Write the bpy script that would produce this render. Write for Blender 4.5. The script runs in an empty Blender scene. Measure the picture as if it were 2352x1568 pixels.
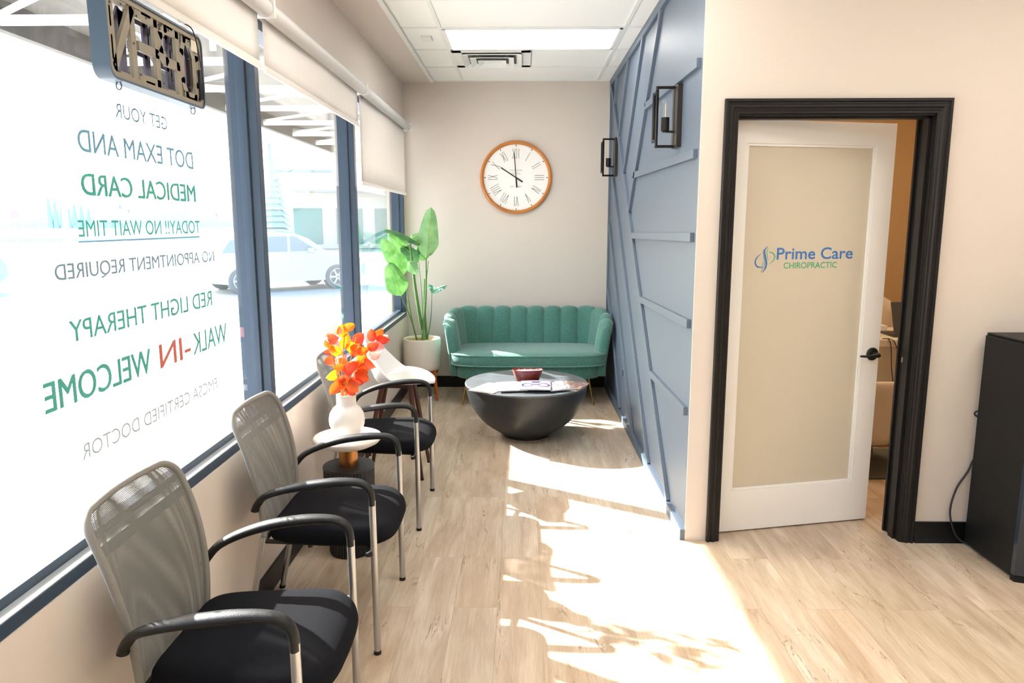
import bpy, bmesh, math, random
from mathutils import Vector, Matrix
R=math.radians; PI=math.pi; S=bpy.context.scene; COL=S.collection
random.seed(7)

# ---------------------------------------------------------------- camera, sky, sun, exposure
CAMH=1.5634
cd=bpy.data.cameras.new('camera'); cam=bpy.data.objects.new('camera',cd); COL.objects.link(cam)
cd.sensor_width=36; cd.lens=1665/2352*36; cd.clip_start=.02; cd.clip_end=600
cam.rotation_mode='QUATERNION'
def _cam():
    p,y,r=.1624,-.0141,-.0012
    f=Vector((math.sin(y),math.cos(y),0)); rt=Vector((math.cos(y),-math.sin(y),0)); z=Vector((0,0,1))
    F=f*math.cos(p)-z*math.sin(p); U=f*math.sin(p)+z*math.cos(p)
    r2=rt*math.cos(r)+U*math.sin(r); u2=-rt*math.sin(r)+U*math.cos(r)
    m=Matrix((r2,u2,-F)).transposed()
    return m
cam.matrix_world=Matrix.Translation((0,0,CAMH))@_cam().to_4x4()
S.camera=cam
S.view_settings.view_transform='Standard'; S.view_settings.look='None'; S.view_settings.gamma=1
S.view_settings.use_curve_mapping=False; S.view_settings.exposure=1.88
SUNDIR=Vector((1,-.585,-.73)).normalized()
W=bpy.data.worlds.new('sky'); S.world=W; W.use_nodes=True; wn=W.node_tree.nodes; wl=W.node_tree.links; wn.clear()
sky=wn.new('ShaderNodeTexSky'); sky.sky_type='NISHITA'; sky.sun_disc=False; sky.sun_elevation=R(32); sky.sun_rotation=math.atan2(-SUNDIR.x,-SUNDIR.y); sky.air_density=1.2; sky.dust_density=3.0
bg=wn.new('ShaderNodeBackground'); bg.inputs[1].default_value=.30; wo=wn.new('ShaderNodeOutputWorld')
wl.new(sky.outputs[0],bg.inputs[0]); wl.new(bg.outputs[0],wo.inputs[0])
sl=bpy.data.lights.new('sun','SUN'); sl.energy=7.0; sl.angle=R(.6); sl.color=(1,.975,.94)
so=bpy.data.objects.new('sun',sl); COL.objects.link(so); so.rotation_mode='QUATERNION'; so.rotation_quaternion=SUNDIR.to_track_quat('-Z','Y'); so.location=(-8,6,8)
PANEL=2.7      # strength of the ceiling light panels

# ---------------------------------------------------------------- materials
def srgb(h):
    if isinstance(h,str):
        h=h.lstrip('#'); c=[int(h[i:i+2],16)/255 for i in (0,2,4)]
    else: c=h
    return tuple((x/12.92 if x<=.04045 else ((x+.055)/1.055)**2.4) for x in c)+(1,)
def mat(name,col,rough=.5,metal=0,spec=.5,coat=0,emit=None,es=0,trans=0,sheen=0,bump=None,var=None,sub=0):
    m=bpy.data.materials.new(name); m.use_nodes=True; n=m.node_tree.nodes; l=m.node_tree.links
    b=n['Principled BSDF']; c=srgb(col); b.inputs['Base Color'].default_value=c
    b.inputs['Roughness'].default_value=rough; b.inputs['Metallic'].default_value=metal
    b.inputs['Specular IOR Level'].default_value=spec; b.inputs['Coat Weight'].default_value=coat
    b.inputs['Transmission Weight'].default_value=trans; b.inputs['Sheen Weight'].default_value=sheen
    if emit: b.inputs['Emission Color'].default_value=srgb(emit); b.inputs['Emission Strength'].default_value=es
    tc=n.new('ShaderNodeTexCoord')
    if var:   # (scale, amount, stretch xyz)
        sc,am,st=var; mp=n.new('ShaderNodeMapping'); mp.inputs['Scale'].default_value=st; l.new(tc.outputs['Object'],mp.inputs[0])
        nz=n.new('ShaderNodeTexNoise'); nz.inputs['Scale'].default_value=sc; nz.inputs['Detail'].default_value=6; l.new(mp.outputs[0],nz.inputs[0])
        cr=n.new('ShaderNodeValToRGB'); e=cr.color_ramp.elements; e[0].position=.32; e[1].position=.68
        e[0].color=tuple(x*(1-am) for x in c[:3])+(1,); e[1].color=tuple(min(1,x*(1+am)) for x in c[:3])+(1,)
        l.new(nz.outputs[0],cr.inputs[0]); l.new(cr.outputs[0],b.inputs['Base Color'])
    if bump:  # (scale, strength)
        nz=n.new('ShaderNodeTexNoise'); nz.inputs['Scale'].default_value=bump[0]; nz.inputs['Detail'].default_value=4; l.new(tc.outputs['Object'],nz.inputs[0])
        bp=n.new('ShaderNodeBump'); bp.inputs['Strength'].default_value=bump[1]; bp.inputs['Distance'].default_value=.004; l.new(nz.outputs[0],bp.inputs['Height']); l.new(bp.outputs[0],b.inputs['Normal'])
    return m
def glassmat(name,tint=(1,1,1),refl=1.0,ior=1.45):
    m=bpy.data.materials.new(name); m.use_nodes=True; n=m.node_tree.nodes; l=m.node_tree.links; n.clear()
    t=n.new('ShaderNodeBsdfTransparent'); t.inputs[0].default_value=tint+(1,); g=n.new('ShaderNodeBsdfGlossy'); g.inputs['Roughness'].default_value=.01
    g.inputs[0].default_value=(refl,refl,refl,1)
    lw=n.new('ShaderNodeLayerWeight'); lw.inputs[0].default_value=.5; pw=n.new('ShaderNodeMath'); pw.operation='POWER'; pw.inputs[1].default_value=5; l.new(lw.outputs['Facing'],pw.inputs[0])
    f=n.new('ShaderNodeMath'); f.operation='MULTIPLY_ADD'; f.inputs[1].default_value=.9; f.inputs[2].default_value=.035; l.new(pw.outputs[0],f.inputs[0]); mx=n.new('ShaderNodeMixShader'); o=n.new('ShaderNodeOutputMaterial')
    l.new(f.outputs[0],mx.inputs[0]); l.new(t.outputs[0],mx.inputs[1]); l.new(g.outputs[0],mx.inputs[2]); l.new(mx.outputs[0],o.inputs[0]); return m
def floor_mat():
    m=bpy.data.materials.new('vinyl_plank'); m.use_nodes=True; n=m.node_tree.nodes; l=m.node_tree.links; b=n['Principled BSDF']
    tc=n.new('ShaderNodeTexCoord'); sp=n.new('ShaderNodeSeparateXYZ'); l.new(tc.outputs['Object'],sp.inputs[0])
    cb=n.new('ShaderNodeCombineXYZ'); l.new(sp.outputs[1],cb.inputs[0]); l.new(sp.outputs[0],cb.inputs[1])
    br=n.new('ShaderNodeTexBrick'); br.offset=.37; br.inputs['Scale'].default_value=1; br.inputs['Brick Width'].default_value=1.22; br.inputs['Row Height'].default_value=.18
    br.inputs['Mortar Size'].default_value=.0008; br.inputs['Color1'].default_value=(0,0,0,1); br.inputs['Color2'].default_value=(1,1,1,1); br.inputs['Mortar'].default_value=(.5,.5,.5,1); br.inputs['Bias'].default_value=0
    l.new(cb.outputs[0],br.inputs[0])
    # per plank offset of the grain
    sc=n.new('ShaderNodeVectorMath'); sc.operation='SCALE'; sc.inputs['Scale'].default_value=7.0; l.new(br.outputs[0],sc.inputs[0])
    ad=n.new('ShaderNodeVectorMath'); ad.operation='ADD'; l.new(tc.outputs['Object'],ad.inputs[0]); l.new(sc.outputs[0],ad.inputs[1])
    def noise(scale,stretch,det=6,dist=0,rough=.55):
        mp=n.new('ShaderNodeMapping'); mp.inputs['Scale'].default_value=stretch; l.new(ad.outputs[0],mp.inputs[0])
        z=n.new('ShaderNodeTexNoise'); z.inputs['Scale'].default_value=scale; z.inputs['Detail'].default_value=det; z.inputs['Distortion'].default_value=dist; z.inputs['Roughness'].default_value=rough; l.new(mp.outputs[0],z.inputs[0]); return z
    def ramp(src,stops):
        r=n.new('ShaderNodeValToRGB'); e=r.color_ramp.elements
        while len(e)<len(stops): e.new(.5)
        for i,(p,c) in enumerate(stops): e[i].position=p; e[i].color=c if len(c)==4 else srgb(c)
        l.new(src,r.inputs[0]); return r
    base=ramp(noise(2.2,(6,.9,1),5,.6).outputs[0],[(.25,srgb('#b5a390')),(.45,srgb('#c9baa8')),(.6,srgb('#d8ccbc')),(.8,srgb('#e4dbcf'))])
    tone=ramp(br.outputs[0],[(0,srgb('#e4dcd2')),(.5,srgb('#faf7f2')),(1,srgb('#f0e4d6'))])
    mx=n.new('ShaderNodeMix'); mx.data_type='RGBA'; mx.blend_type='MULTIPLY'; mx.inputs[0].default_value=.9; l.new(base.outputs[0],mx.inputs[6]); l.new(tone.outputs[0],mx.inputs[7])
    fine=ramp(noise(9,(14,.7,1),6,.3,.7).outputs[0],[(.35,(.80,.76,.72,1)),(.6,(1,1,1,1))])
    m2=n.new('ShaderNodeMix'); m2.data_type='RGBA'; m2.blend_type='MULTIPLY'; m2.inputs[0].default_value=.7; l.new(mx.outputs[2],m2.inputs[6]); l.new(fine.outputs[0],m2.inputs[7])
    # dark cracks and knots
    ck=noise(1.5,(8,.9,1),8,1.3,.58); rg=n.new('ShaderNodeMath'); rg.operation='SUBTRACT'; rg.inputs[1].default_value=.5; l.new(ck.outputs[0],rg.inputs[0])
    ab=n.new('ShaderNodeMath'); ab.operation='ABSOLUTE'; l.new(rg.outputs[0],ab.inputs[0]); line=ramp(ab.outputs[0],[(0,(1,1,1,1)),(.011,(0,0,0,1))])
    msk=ramp(noise(2.1,(2.2,1,1),2).outputs[0],[(.50,(0,0,0,1)),(.62,(1,1,1,1))])
    mm=n.new('ShaderNodeMath'); mm.operation='MULTIPLY'; l.new(line.outputs[0],mm.inputs[0]); l.new(msk.outputs[0],mm.inputs[1])
    m3=n.new('ShaderNodeMix'); m3.data_type='RGBA'; m3.blend_type='MIX'; l.new(mm.outputs[0],m3.inputs[0]); l.new(m2.outputs[2],m3.inputs[6]); m3.inputs[7].default_value=srgb('#7d6450')
    m4=n.new('ShaderNodeMix'); m4.data_type='RGBA'; l.new(br.outputs['Fac'],m4.inputs[0]); l.new(m3.outputs[2],m4.inputs[6]); m4.inputs[7].default_value=srgb('#a08a74')
    l.new(m4.outputs[2],b.inputs['Base Color']); b.inputs['Roughness'].default_value=.42; b.inputs['Specular IOR Level'].default_value=.35
    return m
def mesh_mat(name,col,scale,hole,rough=.6):
    """woven mesh cloth: fabric with real see-through holes, laid out on the cloth itself (object y, z)"""
    m=bpy.data.materials.new(name); m.use_nodes=True; n=m.node_tree.nodes; l=m.node_tree.links; b=n['Principled BSDF']; o=n['Material Output']
    b.inputs['Base Color'].default_value=srgb(col); b.inputs['Roughness'].default_value=rough; b.inputs['Sheen Weight'].default_value=.3
    tc=n.new('ShaderNodeTexCoord'); sp=n.new('ShaderNodeSeparateXYZ'); l.new(tc.outputs['Object'],sp.inputs[0])
    def math_(op,a,bb=None):
        q=n.new('ShaderNodeMath'); q.operation=op
        for i,v in enumerate((a,bb)):
            if v is None: continue
            if isinstance(v,(int,float)): q.inputs[i].default_value=v
            else: l.new(v,q.inputs[i])
        return q.outputs[0]
    sy=math_('SINE',math_('MULTIPLY',math_('ADD',sp.outputs[1],math_('MULTIPLY',sp.outputs[2],.6)),scale)); sz=math_('SINE',math_('MULTIPLY',math_('SUBTRACT',sp.outputs[1],math_('MULTIPLY',sp.outputs[2],.6)),scale))
    g=math_('GREATER_THAN',math_('MULTIPLY',sy,sz),hole)
    t=n.new('ShaderNodeBsdfTransparent'); mx=n.new('ShaderNodeMixShader'); l.new(g,mx.inputs[0]); l.new(b.outputs[0],mx.inputs[1]); l.new(t.outputs[0],mx.inputs[2]); l.new(mx.outputs[0],o.inputs[0]); return m
def leafmat(name,c1,c2,vein=None,tr=.45):
    m=bpy.data.materials.new(name); m.use_nodes=True; n=m.node_tree.nodes; l=m.node_tree.links; b=n['Principled BSDF']; o=n['Material Output']
    tc=n.new('ShaderNodeTexCoord'); nz=n.new('ShaderNodeTexNoise'); nz.inputs['Scale'].default_value=14; l.new(tc.outputs['Object'],nz.inputs[0])
    r=n.new('ShaderNodeValToRGB'); r.color_ramp.elements[0].position=.35; r.color_ramp.elements[1].position=.65; r.color_ramp.elements[0].color=srgb(c1); r.color_ramp.elements[1].color=srgb(c2); l.new(nz.outputs[0],r.inputs[0]); l.new(r.outputs[0],b.inputs['Base Color'])
    b.inputs['Roughness'].default_value=.45
    t=n.new('ShaderNodeBsdfTranslucent'); l.new(r.outputs[0],t.inputs[0]); mx=n.new('ShaderNodeMixShader'); mx.inputs[0].default_value=tr; l.new(b.outputs[0],mx.inputs[1]); l.new(t.outputs[0],mx.inputs[2]); l.new(mx.outputs[0],o.inputs[0]); return m

M=dict(
 floor=floor_mat(), wall=mat('wall_paint_beige','#d7cdc4',.75,spec=.25,bump=(220,.05)), blue=mat('slate_blue_paint','#5f6c7c',.46,spec=.5,bump=(60,.06)),
 ceil=mat('ceiling_tile','#f4f4f1',.9,spec=.1,bump=(320,.25)), white=mat('white_paint','#f1f0ee',.45), tee=mat('ceiling_tee','#e9eae8',.5), black=mat('black_trim_paint','#151312',.45,spec=.35), base=mat('black_vinyl_base','#0e1114',.4,spec=.35),
 frame=mat('anodised_frame','#36465a',.35,metal=.15), sillm=mat('sunlit_sill_metal','#d5dade',.3,metal=.4), glass=glassmat('window_glass',(.97,.985,.985)), blind=leafmat('blind_cloth','#e6e1dc','#e8e3de',tr=.35), roller=mat('blind_roller','#d4d3d2',.5),
 lamp=mat('light_diffuser','#ffffff',.6,emit='#fffaf2',es=PANEL), silver=mat('satin_steel','#b9bbbd',.3,metal=.9), rubber=mat('black_rubber','#101214',.42,spec=.4,bump=(500,.3)), seat=mat('seat_cloth','#0d0e14',.9,spec=.15,bump=(900,.3)),
 mesh=mesh_mat('chair_mesh','#6b6a65',1500,.32), meshrim=mat('mesh_rim','#8b8984',.7,bump=(800,.5)),
 teal=mat('teal_chenille','#4c8073',.85,sheen=.35,bump=(180,.6),var=(70,.16,(1,1,1))), tealp=mat('teal_piping','#5d8f83',.7,sheen=.3), gold=mat('brass','#c9a25a',.22,metal=1), 
 stone=mat('charcoal_concrete','#25292c',.42,spec=.5,bump=(30,.15),var=(5,.35,(1,1,1))), stonet=mat('slate_table_top','#565b5f',.4,bump=(40,.15),var=(14,.22,(1,2.5,1))),
 marble=mat('white_marble','#ece7e2',.3,var=(9,.04,(1,1,1))), ceramic=mat('white_ceramic','#ebe6df',.35), copper=mat('copper_tube','#b07a45',.3,metal=.85), fluted=mat('matt_black_wood','#202225',.5),
 pot=mat('cream_ceramic_pot','#e8e2d6',.4), wood=mat('orange_wood','#a6541d',.45,var=(12,.2,(1,1,.2))), walnut=mat('walnut','#4a2418',.4,var=(10,.2,(1,1,.2))), plastic=mat('white_plastic','#f1f0ee',.28,coat=.3),
 soil=mat('pale_moss','#b59a6a',.9,bump=(80,.8)), leaf=leafmat('banana_leaf','#4a7f3d','#6f9f58',tr=.22), leaf2=leafmat('pale_leaf','#6d9a66','#88b57c',tr=.2), leafd=leafmat('dark_leaf','#2e5a3b','#4c7a50',tr=.25), leafv=leafmat('bluegreen_leaf','#3f7f6d','#9fcdbd',tr=.3), stem=mat('green_stem','#55783f',.5), rib=mat('leaf_midrib','#8fbf57',.5),
 orange=leafmat('orange_leaf','#dd4a18','#e8701c',tr=.4), yellow=leafmat('yellow_leaf','#e27a12','#ee9d22',tr=.4), red=leafmat('red_leaf','#c63c28','#e2582c',tr=.45), pinkl=leafmat('pink_leaf','#cf8a84','#e8b3a6',tr=.4), twig=mat('amber_twig','#c9803a',.5),
 clockwood=mat('clock_rim_wood','#c07a3a',.4,var=(6,.2,(1,1,1))), clockface=mat('clock_face','#f3f2ee',.6), ink=mat('clock_ink','#26241f',.5), inkl=mat('clock_print','#8a8780',.6),
 blackm=mat('black_metal','#1d1b1a',.4,metal=.3), bulb=glassmat('bulb_glass',(1,1,1),1.0,1.5), filament=mat('filament_core','#f1d9a4',.4), sconceplate=mat('sconce_plate','#3a3531',.35,metal=.5),
 candle=mat('red_lacquer','#6e2115',.35,coat=.2,var=(8,.25,(1,1,3))), wax=mat('cream_wax','#ecd9cb',.5), paper=mat('magazine_paper','#e9e7e4',.35,coat=.2),
 cooler=mat('cooler_black','#0d0e0f',.5,spec=.3), coolerf=mat('cooler_front','#27313c',.2,metal=.1,coat=.5), lid=mat('clear_cup_plastic','#cfd6da',.3), cable=mat('black_cable','#2a262b',.45),
 frost=mat('frosted_glass','#cfc6b4',.28,spec=.5), logoblue=mat('vinyl_blue','#3f78bd',.5), logogreen=mat('vinyl_green','#4fae7c',.5), vinylteal=mat('vinyl_teal','#48a89c',.5), vinylblue=mat('vinyl_steel_blue','#6aa0c0',.5), vinylgrey=mat('vinyl_grey_blue','#7c98a8',.5), vinylpale=mat('vinyl_pale_grey','#a3b5b8',.6), vinylred=mat('vinyl_red','#c96a58',.5),
 signback=mat('sign_backing','#857c6c',.55), signside=mat('sign_casing','#3d5064',.4), signdark=mat('sign_tube_black','#20242f',.3), signtube=mat('sign_tube_mauve','#4c4560',.35), signlabel=mat('sign_sticker','#d8d2be',.6),
 room=mat('office_wall','#c9ab84',.8), desk=mat('desk_laminate','#d9d2c8',.5), chairw=mat('cream_leather','#dcd0c4',.5), rug=mat('grey_rug','#5a5f5a',.95,bump=(60,1)), laptop=mat('laptop_grey','#4a4b4e',.4,metal=.3),
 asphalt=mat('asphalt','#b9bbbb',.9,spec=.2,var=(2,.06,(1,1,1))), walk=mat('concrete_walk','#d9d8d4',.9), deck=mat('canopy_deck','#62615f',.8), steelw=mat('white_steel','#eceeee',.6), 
 suv=mat('suv_paint','#c3d6de',.3,metal=.3,coat=.5), carglass=mat('car_glass','#93a3aa',.15), tyre=mat('tyre','#7b8084',.8), hub=mat('wheel_alloy','#b9bec2',.35,metal=.7), truckp=mat('truck_paint','#5f97bb',.3,coat=.5),  # vehicle paint and glass paled, glare haze put into the colour
 bark=mat('bark','#b9babb',.9), conifer=mat('conifer','#86adac',.9,bump=(6,1)), spruce=mat('spruce_needles','#b9d0d2',.9), bwall=mat('building_wall','#dad5cc',.8), broof=mat('building_band','#a9b2b4',.7), bwin=mat('building_glass','#6f9794',.2), fence=mat('fence_panel','#cfcfca',.8), stop=mat('stop_red','#d78b8e',.5), grass=mat('dry_grass','#b5b38f',.95), scrub=mat('bare_scrub','#c3c6c8',.95),  # tree, scrub and sign colours paled to imitate glare haze
)

# ---------------------------------------------------------------- helpers
ORG={}
class B:
    """collects shapes into one bmesh (world coordinates)"""
    def __init__(s): s.b=bmesh.new()
    def box(s,x0,x1,y0,y1,z0,z1,M_=None):
        r=bmesh.ops.create_cube(s.b,size=1); v=r['verts']
        bmesh.ops.scale(s.b,vec=(x1-x0,y1-y0,z1-z0),verts=v); bmesh.ops.translate(s.b,vec=((x0+x1)/2,(y0+y1)/2,(z0+z1)/2),verts=v)
        if M_: bmesh.ops.transform(s.b,matrix=M_,verts=v)
        return s
    def bar(s,a,b,w,t,n):
        """flat bar from a to b, width w across, thickness t along normal n (sits on the a-b line, grows along n)"""
        a=Vector(a);b=Vector(b);n=Vector(n).normalized(); d=(b-a).normalized(); c=d.cross(n).normalized()*w/2
        q=[a-c,b-c,b+c,a+c]; lo=[s.b.verts.new(p) for p in q]; hi=[s.b.verts.new(p+n*t) for p in q]
        s.b.faces.new(lo); s.b.faces.new(hi)
        for i in range(4): s.b.faces.new((lo[i],lo[(i+1)%4],hi[(i+1)%4],hi[i]))
        return s
    def tube(s,pts,r,seg=10,closed=False,sq=(1,1),up=None,smooth=0):
        P=[Vector(p) for p in pts]; rr=list(r) if hasattr(r,'__len__') else [r]*len(P)
        if smooth:
            Q=[];q=[];n=len(P)
            for i in range(n-(0 if closed else 1)):
                g=lambda k:P[(k)%n] if closed else P[max(0,min(n-1,k))]
                p0,p1,p2,p3=g(i-1),g(i),g(i+1),g(i+2); r1=rr[i]; r2=rr[(i+1)%n]
                for k in range(smooth):
                    t=k/smooth; Q.append(.5*((2*p1)+(p2-p0)*t+(2*p0-5*p1+4*p2-p3)*t*t+(3*p1-p0-3*p2+p3)*t**3)); q.append(r1+(r2-r1)*t)
            if not closed: Q.append(P[-1]); q.append(rr[-1])
            P,rr=Q,q
        n=len(P); rings=[]; T=[]
        for i in range(n):
            a=P[(i-1)%n] if closed or i>0 else P[i]; b=P[(i+1)%n] if closed or i<n-1 else P[i]; T.append((b-a).normalized())
        u=Vector(up) if up else (Vector((0,0,1)) if abs(T[0].z)<.9 else Vector((1,0,0)))
        u=(u-T[0]*u.dot(T[0])).normalized()
        for i in range(n):
            if up: u=Vector(up)
            u=(u-T[i]*u.dot(T[i]));  u=u.normalized() if u.length>1e-6 else T[i].orthogonal().normalized()
            w=T[i].cross(u)
            rings.append([s.b.verts.new(P[i]+(u*math.cos(2*PI*k/seg)*sq[0]+w*math.sin(2*PI*k/seg)*sq[1])*rr[i]) for k in range(seg)])
        for i in range(n if closed else n-1):
            A=rings[i];C=rings[(i+1)%n]
            for k in range(seg): s.b.faces.new((A[k],A[(k+1)%seg],C[(k+1)%seg],C[k]))
        if not closed: s.b.faces.new(rings[0][::-1]); s.b.faces.new(rings[-1])
        return s
    def lathe(s,prof,c,seg=48,flute=0,fd=0,sy=1):
        rings=[]
        for r,z in prof:
            if r<1e-5: rings.append([s.b.verts.new((c[0],c[1],c[2]+z))]); continue
            ring=[]
            for k in range(seg):
                a=2*PI*k/seg; q=r-(fd*(.5+.5*math.cos(flute*a)) if flute else 0); ring.append(s.b.verts.new((c[0]+q*math.cos(a),c[1]+q*math.sin(a)*sy,c[2]+z)))
            rings.append(ring)
        for A,C in zip(rings,rings[1:]):
            if len(A)==1 and len(C)==1: continue
            for k in range(seg):
                k2=(k+1)%seg
                if len(A)==1: s.b.faces.new((A[0],C[k],C[k2]))
                elif len(C)==1: s.b.faces.new((A[k],A[k2],C[0]))
                else: s.b.faces.new((A[k],A[k2],C[k2],C[k]))
        if len(rings[0])>1: s.b.faces.new(rings[0][::-1])
        if len(rings[-1])>1: s.b.faces.new(rings[-1])
        return s
    def loft(s,rings,cap=True,closed_ring=True):
        V=[[s.b.verts.new(p) for p in r] for r in rings]; m=len(V[0])
        for A,C in zip(V,V[1:]):
            for k in range(m if closed_ring else m-1): s.b.faces.new((A[k],A[(k+1)%m],C[(k+1)%m],C[k]))
        if cap: s.b.faces.new(V[0][::-1]); s.b.faces.new(V[-1])
        return s
    def stack(s,outline,layers,top_center=None):
        """outline: xy list; layers: (scale, z)"""
        cx=sum(p[0] for p in outline)/len(outline); cy=sum(p[1] for p in outline)/len(outline); rings=[]
        for l in layers:
            f,z=l[0],l[1]; rings.append([(cx+(p[0]-cx)*f,cy+(p[1]-cy)*f,z+(l[2](cx+(p[0]-cx)*f,cy+(p[1]-cy)*f) if len(l)>2 else 0)) for p in outline])
        return s.loft(rings)
    def prism(s,poly,f0,f1):
        """poly 2D points, f0/f1 map (u,v)->3D for the two faces"""
        A=[s.b.verts.new(f0(*p)) for p in poly]; C=[s.b.verts.new(f1(*p)) for p in poly]; n=len(poly)
        s.b.faces.new(A[::-1]); s.b.faces.new(C)
        for k in range(n): s.b.faces.new((A[k],A[(k+1)%n],C[(k+1)%n],C[k]))
        return s
    def grid(s,f,nu,nv):
        V=[[s.b.verts.new(f(i/nu,j/nv)) for j in range(nv+1)] for i in range(nu+1)]
        for i in range(nu):
            for j in range(nv): s.b.faces.new((V[i][j],V[i+1][j],V[i+1][j+1],V[i][j+1]))
        return s
    def sphere(s,c,r,sc=(1,1,1),seg=16):
        q=bmesh.ops.create_uvsphere(s.b,u_segments=seg,v_segments=max(6,seg//2),radius=r); bmesh.ops.scale(s.b,vec=sc,verts=q['verts']); bmesh.ops.translate(s.b,vec=c,verts=q['verts']); return s
    def text(s,body,w,h,fn,off=0,ext=0,space=1.0):
        """text scaled to w x h; fn(u,v) maps to 3D"""
        cu=bpy.data.curves.new('t','FONT'); cu.body=body; cu.offset=off; cu.space_character=space; cu.resolution_u=4; cu.fill_mode='FRONT'
        o=bpy.data.objects.new('t',cu); COL.objects.link(o); bpy.context.view_layer.update()
        me=bpy.data.meshes.new_from_object(o.evaluated_get(bpy.context.evaluated_depsgraph_get())); bpy.data.objects.remove(o)
        xs=[v.co.x for v in me.vertices]; ys=[v.co.y for v in me.vertices]; x0,x1,y0,y1=min(xs),max(xs),min(ys),max(ys)
        V=[s.b.verts.new(fn((v.co.x-x0)/(x1-x0)*w,(v.co.y-y0)/(y1-y0)*h)) for v in me.vertices]
        for p in me.polygons:
            try: s.b.faces.new([V[i] for i in p.vertices])
            except ValueError: pass
        bpy.data.meshes.remove(me); bpy.data.curves.remove(cu); return s
def tag(o,label=None,cat=None,group=None,kind=None):
    if label: o['label']=label
    if cat: o['category']=cat
    if group: o['group']=group
    if kind: o['kind']=kind
    return o
def thing(name,label,cat,loc,group=None,rotz=0,kind=None,local=False):
    o=bpy.data.objects.new(name,None); COL.objects.link(o); o.location=loc; o.rotation_euler=(0,0,rotz); o.empty_display_size=.1
    ORG[o.name]=Vector((0,0,0)) if (rotz or local) else Vector(loc); return tag(o,label,cat,group,kind)
def obj(name,bb,m,parent=None,smooth=True,bev=0,sub=0,label=None,cat=None,group=None,kind=None,solid=0):
    b=bb.b; bmesh.ops.remove_doubles(b,verts=b.verts,dist=1e-6) if name!='lettering' else None
    if name!='lettering': bmesh.ops.recalc_face_normals(b,faces=b.faces)
    if parent is not None: org=ORG[parent.name]
    else:
        xs=[v.co for v in b.verts]; org=Vector(((min(v.x for v in xs)+max(v.x for v in xs))/2,(min(v.y for v in xs)+max(v.y for v in xs))/2,min(v.z for v in xs)))
    bmesh.ops.translate(b,vec=-org,verts=b.verts)
    me=bpy.data.meshes.new(name); b.to_mesh(me); b.free(); me.materials.append(m)
    if smooth:
        for p in me.polygons: p.use_smooth=True
        me.set_sharp_from_angle(angle=R(38))
    o=bpy.data.objects.new(name,me); COL.objects.link(o)
    if parent is not None: o.parent=parent; ORG[o.name]=org
    else: o.location=org
    if bev: md=o.modifiers.new('bevel','BEVEL'); md.width=bev; md.segments=2; md.limit_method='ANGLE'; md.angle_limit=R(50)
    if sub: md=o.modifiers.new('subd','SUBSURF'); md.levels=sub; md.render_levels=sub
    if solid: md=o.modifiers.new('solid','SOLIDIFY'); md.thickness=solid; md.offset=0
    return tag(o,label,cat,group,kind)
def struct(name,bb,m,parent=None,**k):
    o=obj(name,bb,m,parent,kind='structure' if parent is None else None,**k); return o
def dup(root,loc,label=None,rotz=None):
    r=root.copy(); COL.objects.link(r); r.location=loc
    if rotz is not None: r.rotation_euler=(0,0,rotz)
    if label: r['label']=label
    for ch in list(root.children):
        c=ch.copy(); COL.objects.link(c); c.parent=r
        for g in ch.children: d=g.copy(); COL.objects.link(d); d.parent=c
    return r

# ---------------------------------------------------------------- setting
WX=-1.084; RX=.811; BY=6.839; DY=3.42; CZ=2.83; XE=4.3; YS=-3.0
struct('floor',B().box(-1.26,XE,YS,7.0,-.1,0),M['floor'],smooth=False)
MU=[-.62,1.27,3.095,4.845,6.765]   # mullion centres along the window wall
wl_=B(); wl_.box(-1.25,WX,YS,BY,0,.70); wl_.box(-1.25,WX,YS,BY,2.40,CZ+.1); wl_.box(-1.25,WX,YS,MU[0]-.03,.70,2.40); wl_.box(-1.25,WX,MU[4]+.025,BY,.70,2.40)
struct('wall_left',wl_,M['wall'],smooth=False)
struct('wall_back',B().box(-1.25,.95,BY,BY+.12,0,CZ+.1),M['wall'],smooth=False)
struct('wall_right',B().box(RX,.93,DY+.006,BY,0,CZ+.1),M['blue'],smooth=False)
wf=B(); wf.box(RX,.967,DY,DY+.006,0,CZ+.1); wf.box(.931,.967,DY+.006,DY+.125,0,CZ+.1); wf.box(.967,1.875,DY,DY+.125,2.048,CZ+.1); wf.box(1.875,XE,DY,DY+.125,0,CZ+.1)
struct('wall_front',wf,M['wall'],smooth=False)
struct('wall_side',B().box(XE,XE+.1,YS,DY,0,CZ+.1),M['wall'],smooth=False)
struct('wall_rear',B().box(-1.25,XE+.1,YS-.1,YS,0,CZ+.1),M['wall'],smooth=False)
ow=B(); ow.box(.93,XE,6.5,6.6,0,CZ+.1); ow.box(XE,XE+.1,DY+.125,6.6,0,CZ+.1); ow.box(.93,.95,DY+.125,6.5,0,CZ+.1)
struct('wall_office',ow,M['room'],smooth=False)
cl=B(); cl.box(-.82,XE+.1,YS,7.0,CZ,CZ+.12)
struct('ceiling',cl,M['ceil'],smooth=False)
struct('trim_1',B().box(-1.25,-.82,YS,7.0,2.815,CZ+.12),M['wall'],smooth=False)
# suspended ceiling grid
GX=(-.545,.675); GY=[6.25-.61*i for i in range(16)]
tg=B()
for x in GX: tg.box(x-.012,x+.012,YS,BY,CZ-.006,CZ+.001)
for y in GY:
    tg.box(-.82,RX if y>DY else XE,y-.012,y+.012,CZ-.0055,CZ+.001)
for x in (1.895,3.115): tg.box(x-.012,x+.012,YS,DY,CZ-.006,CZ+.001)
tg.box(-.83,-.80,YS,BY,CZ-.017,CZ-.004); tg.box(-.82,RX,BY-.02,BY,CZ-.008,CZ); tg.box(RX-.02,RX,DY,BY,CZ-.008,CZ)
struct('trim_2',tg,M['tee'],smooth=False)
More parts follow.
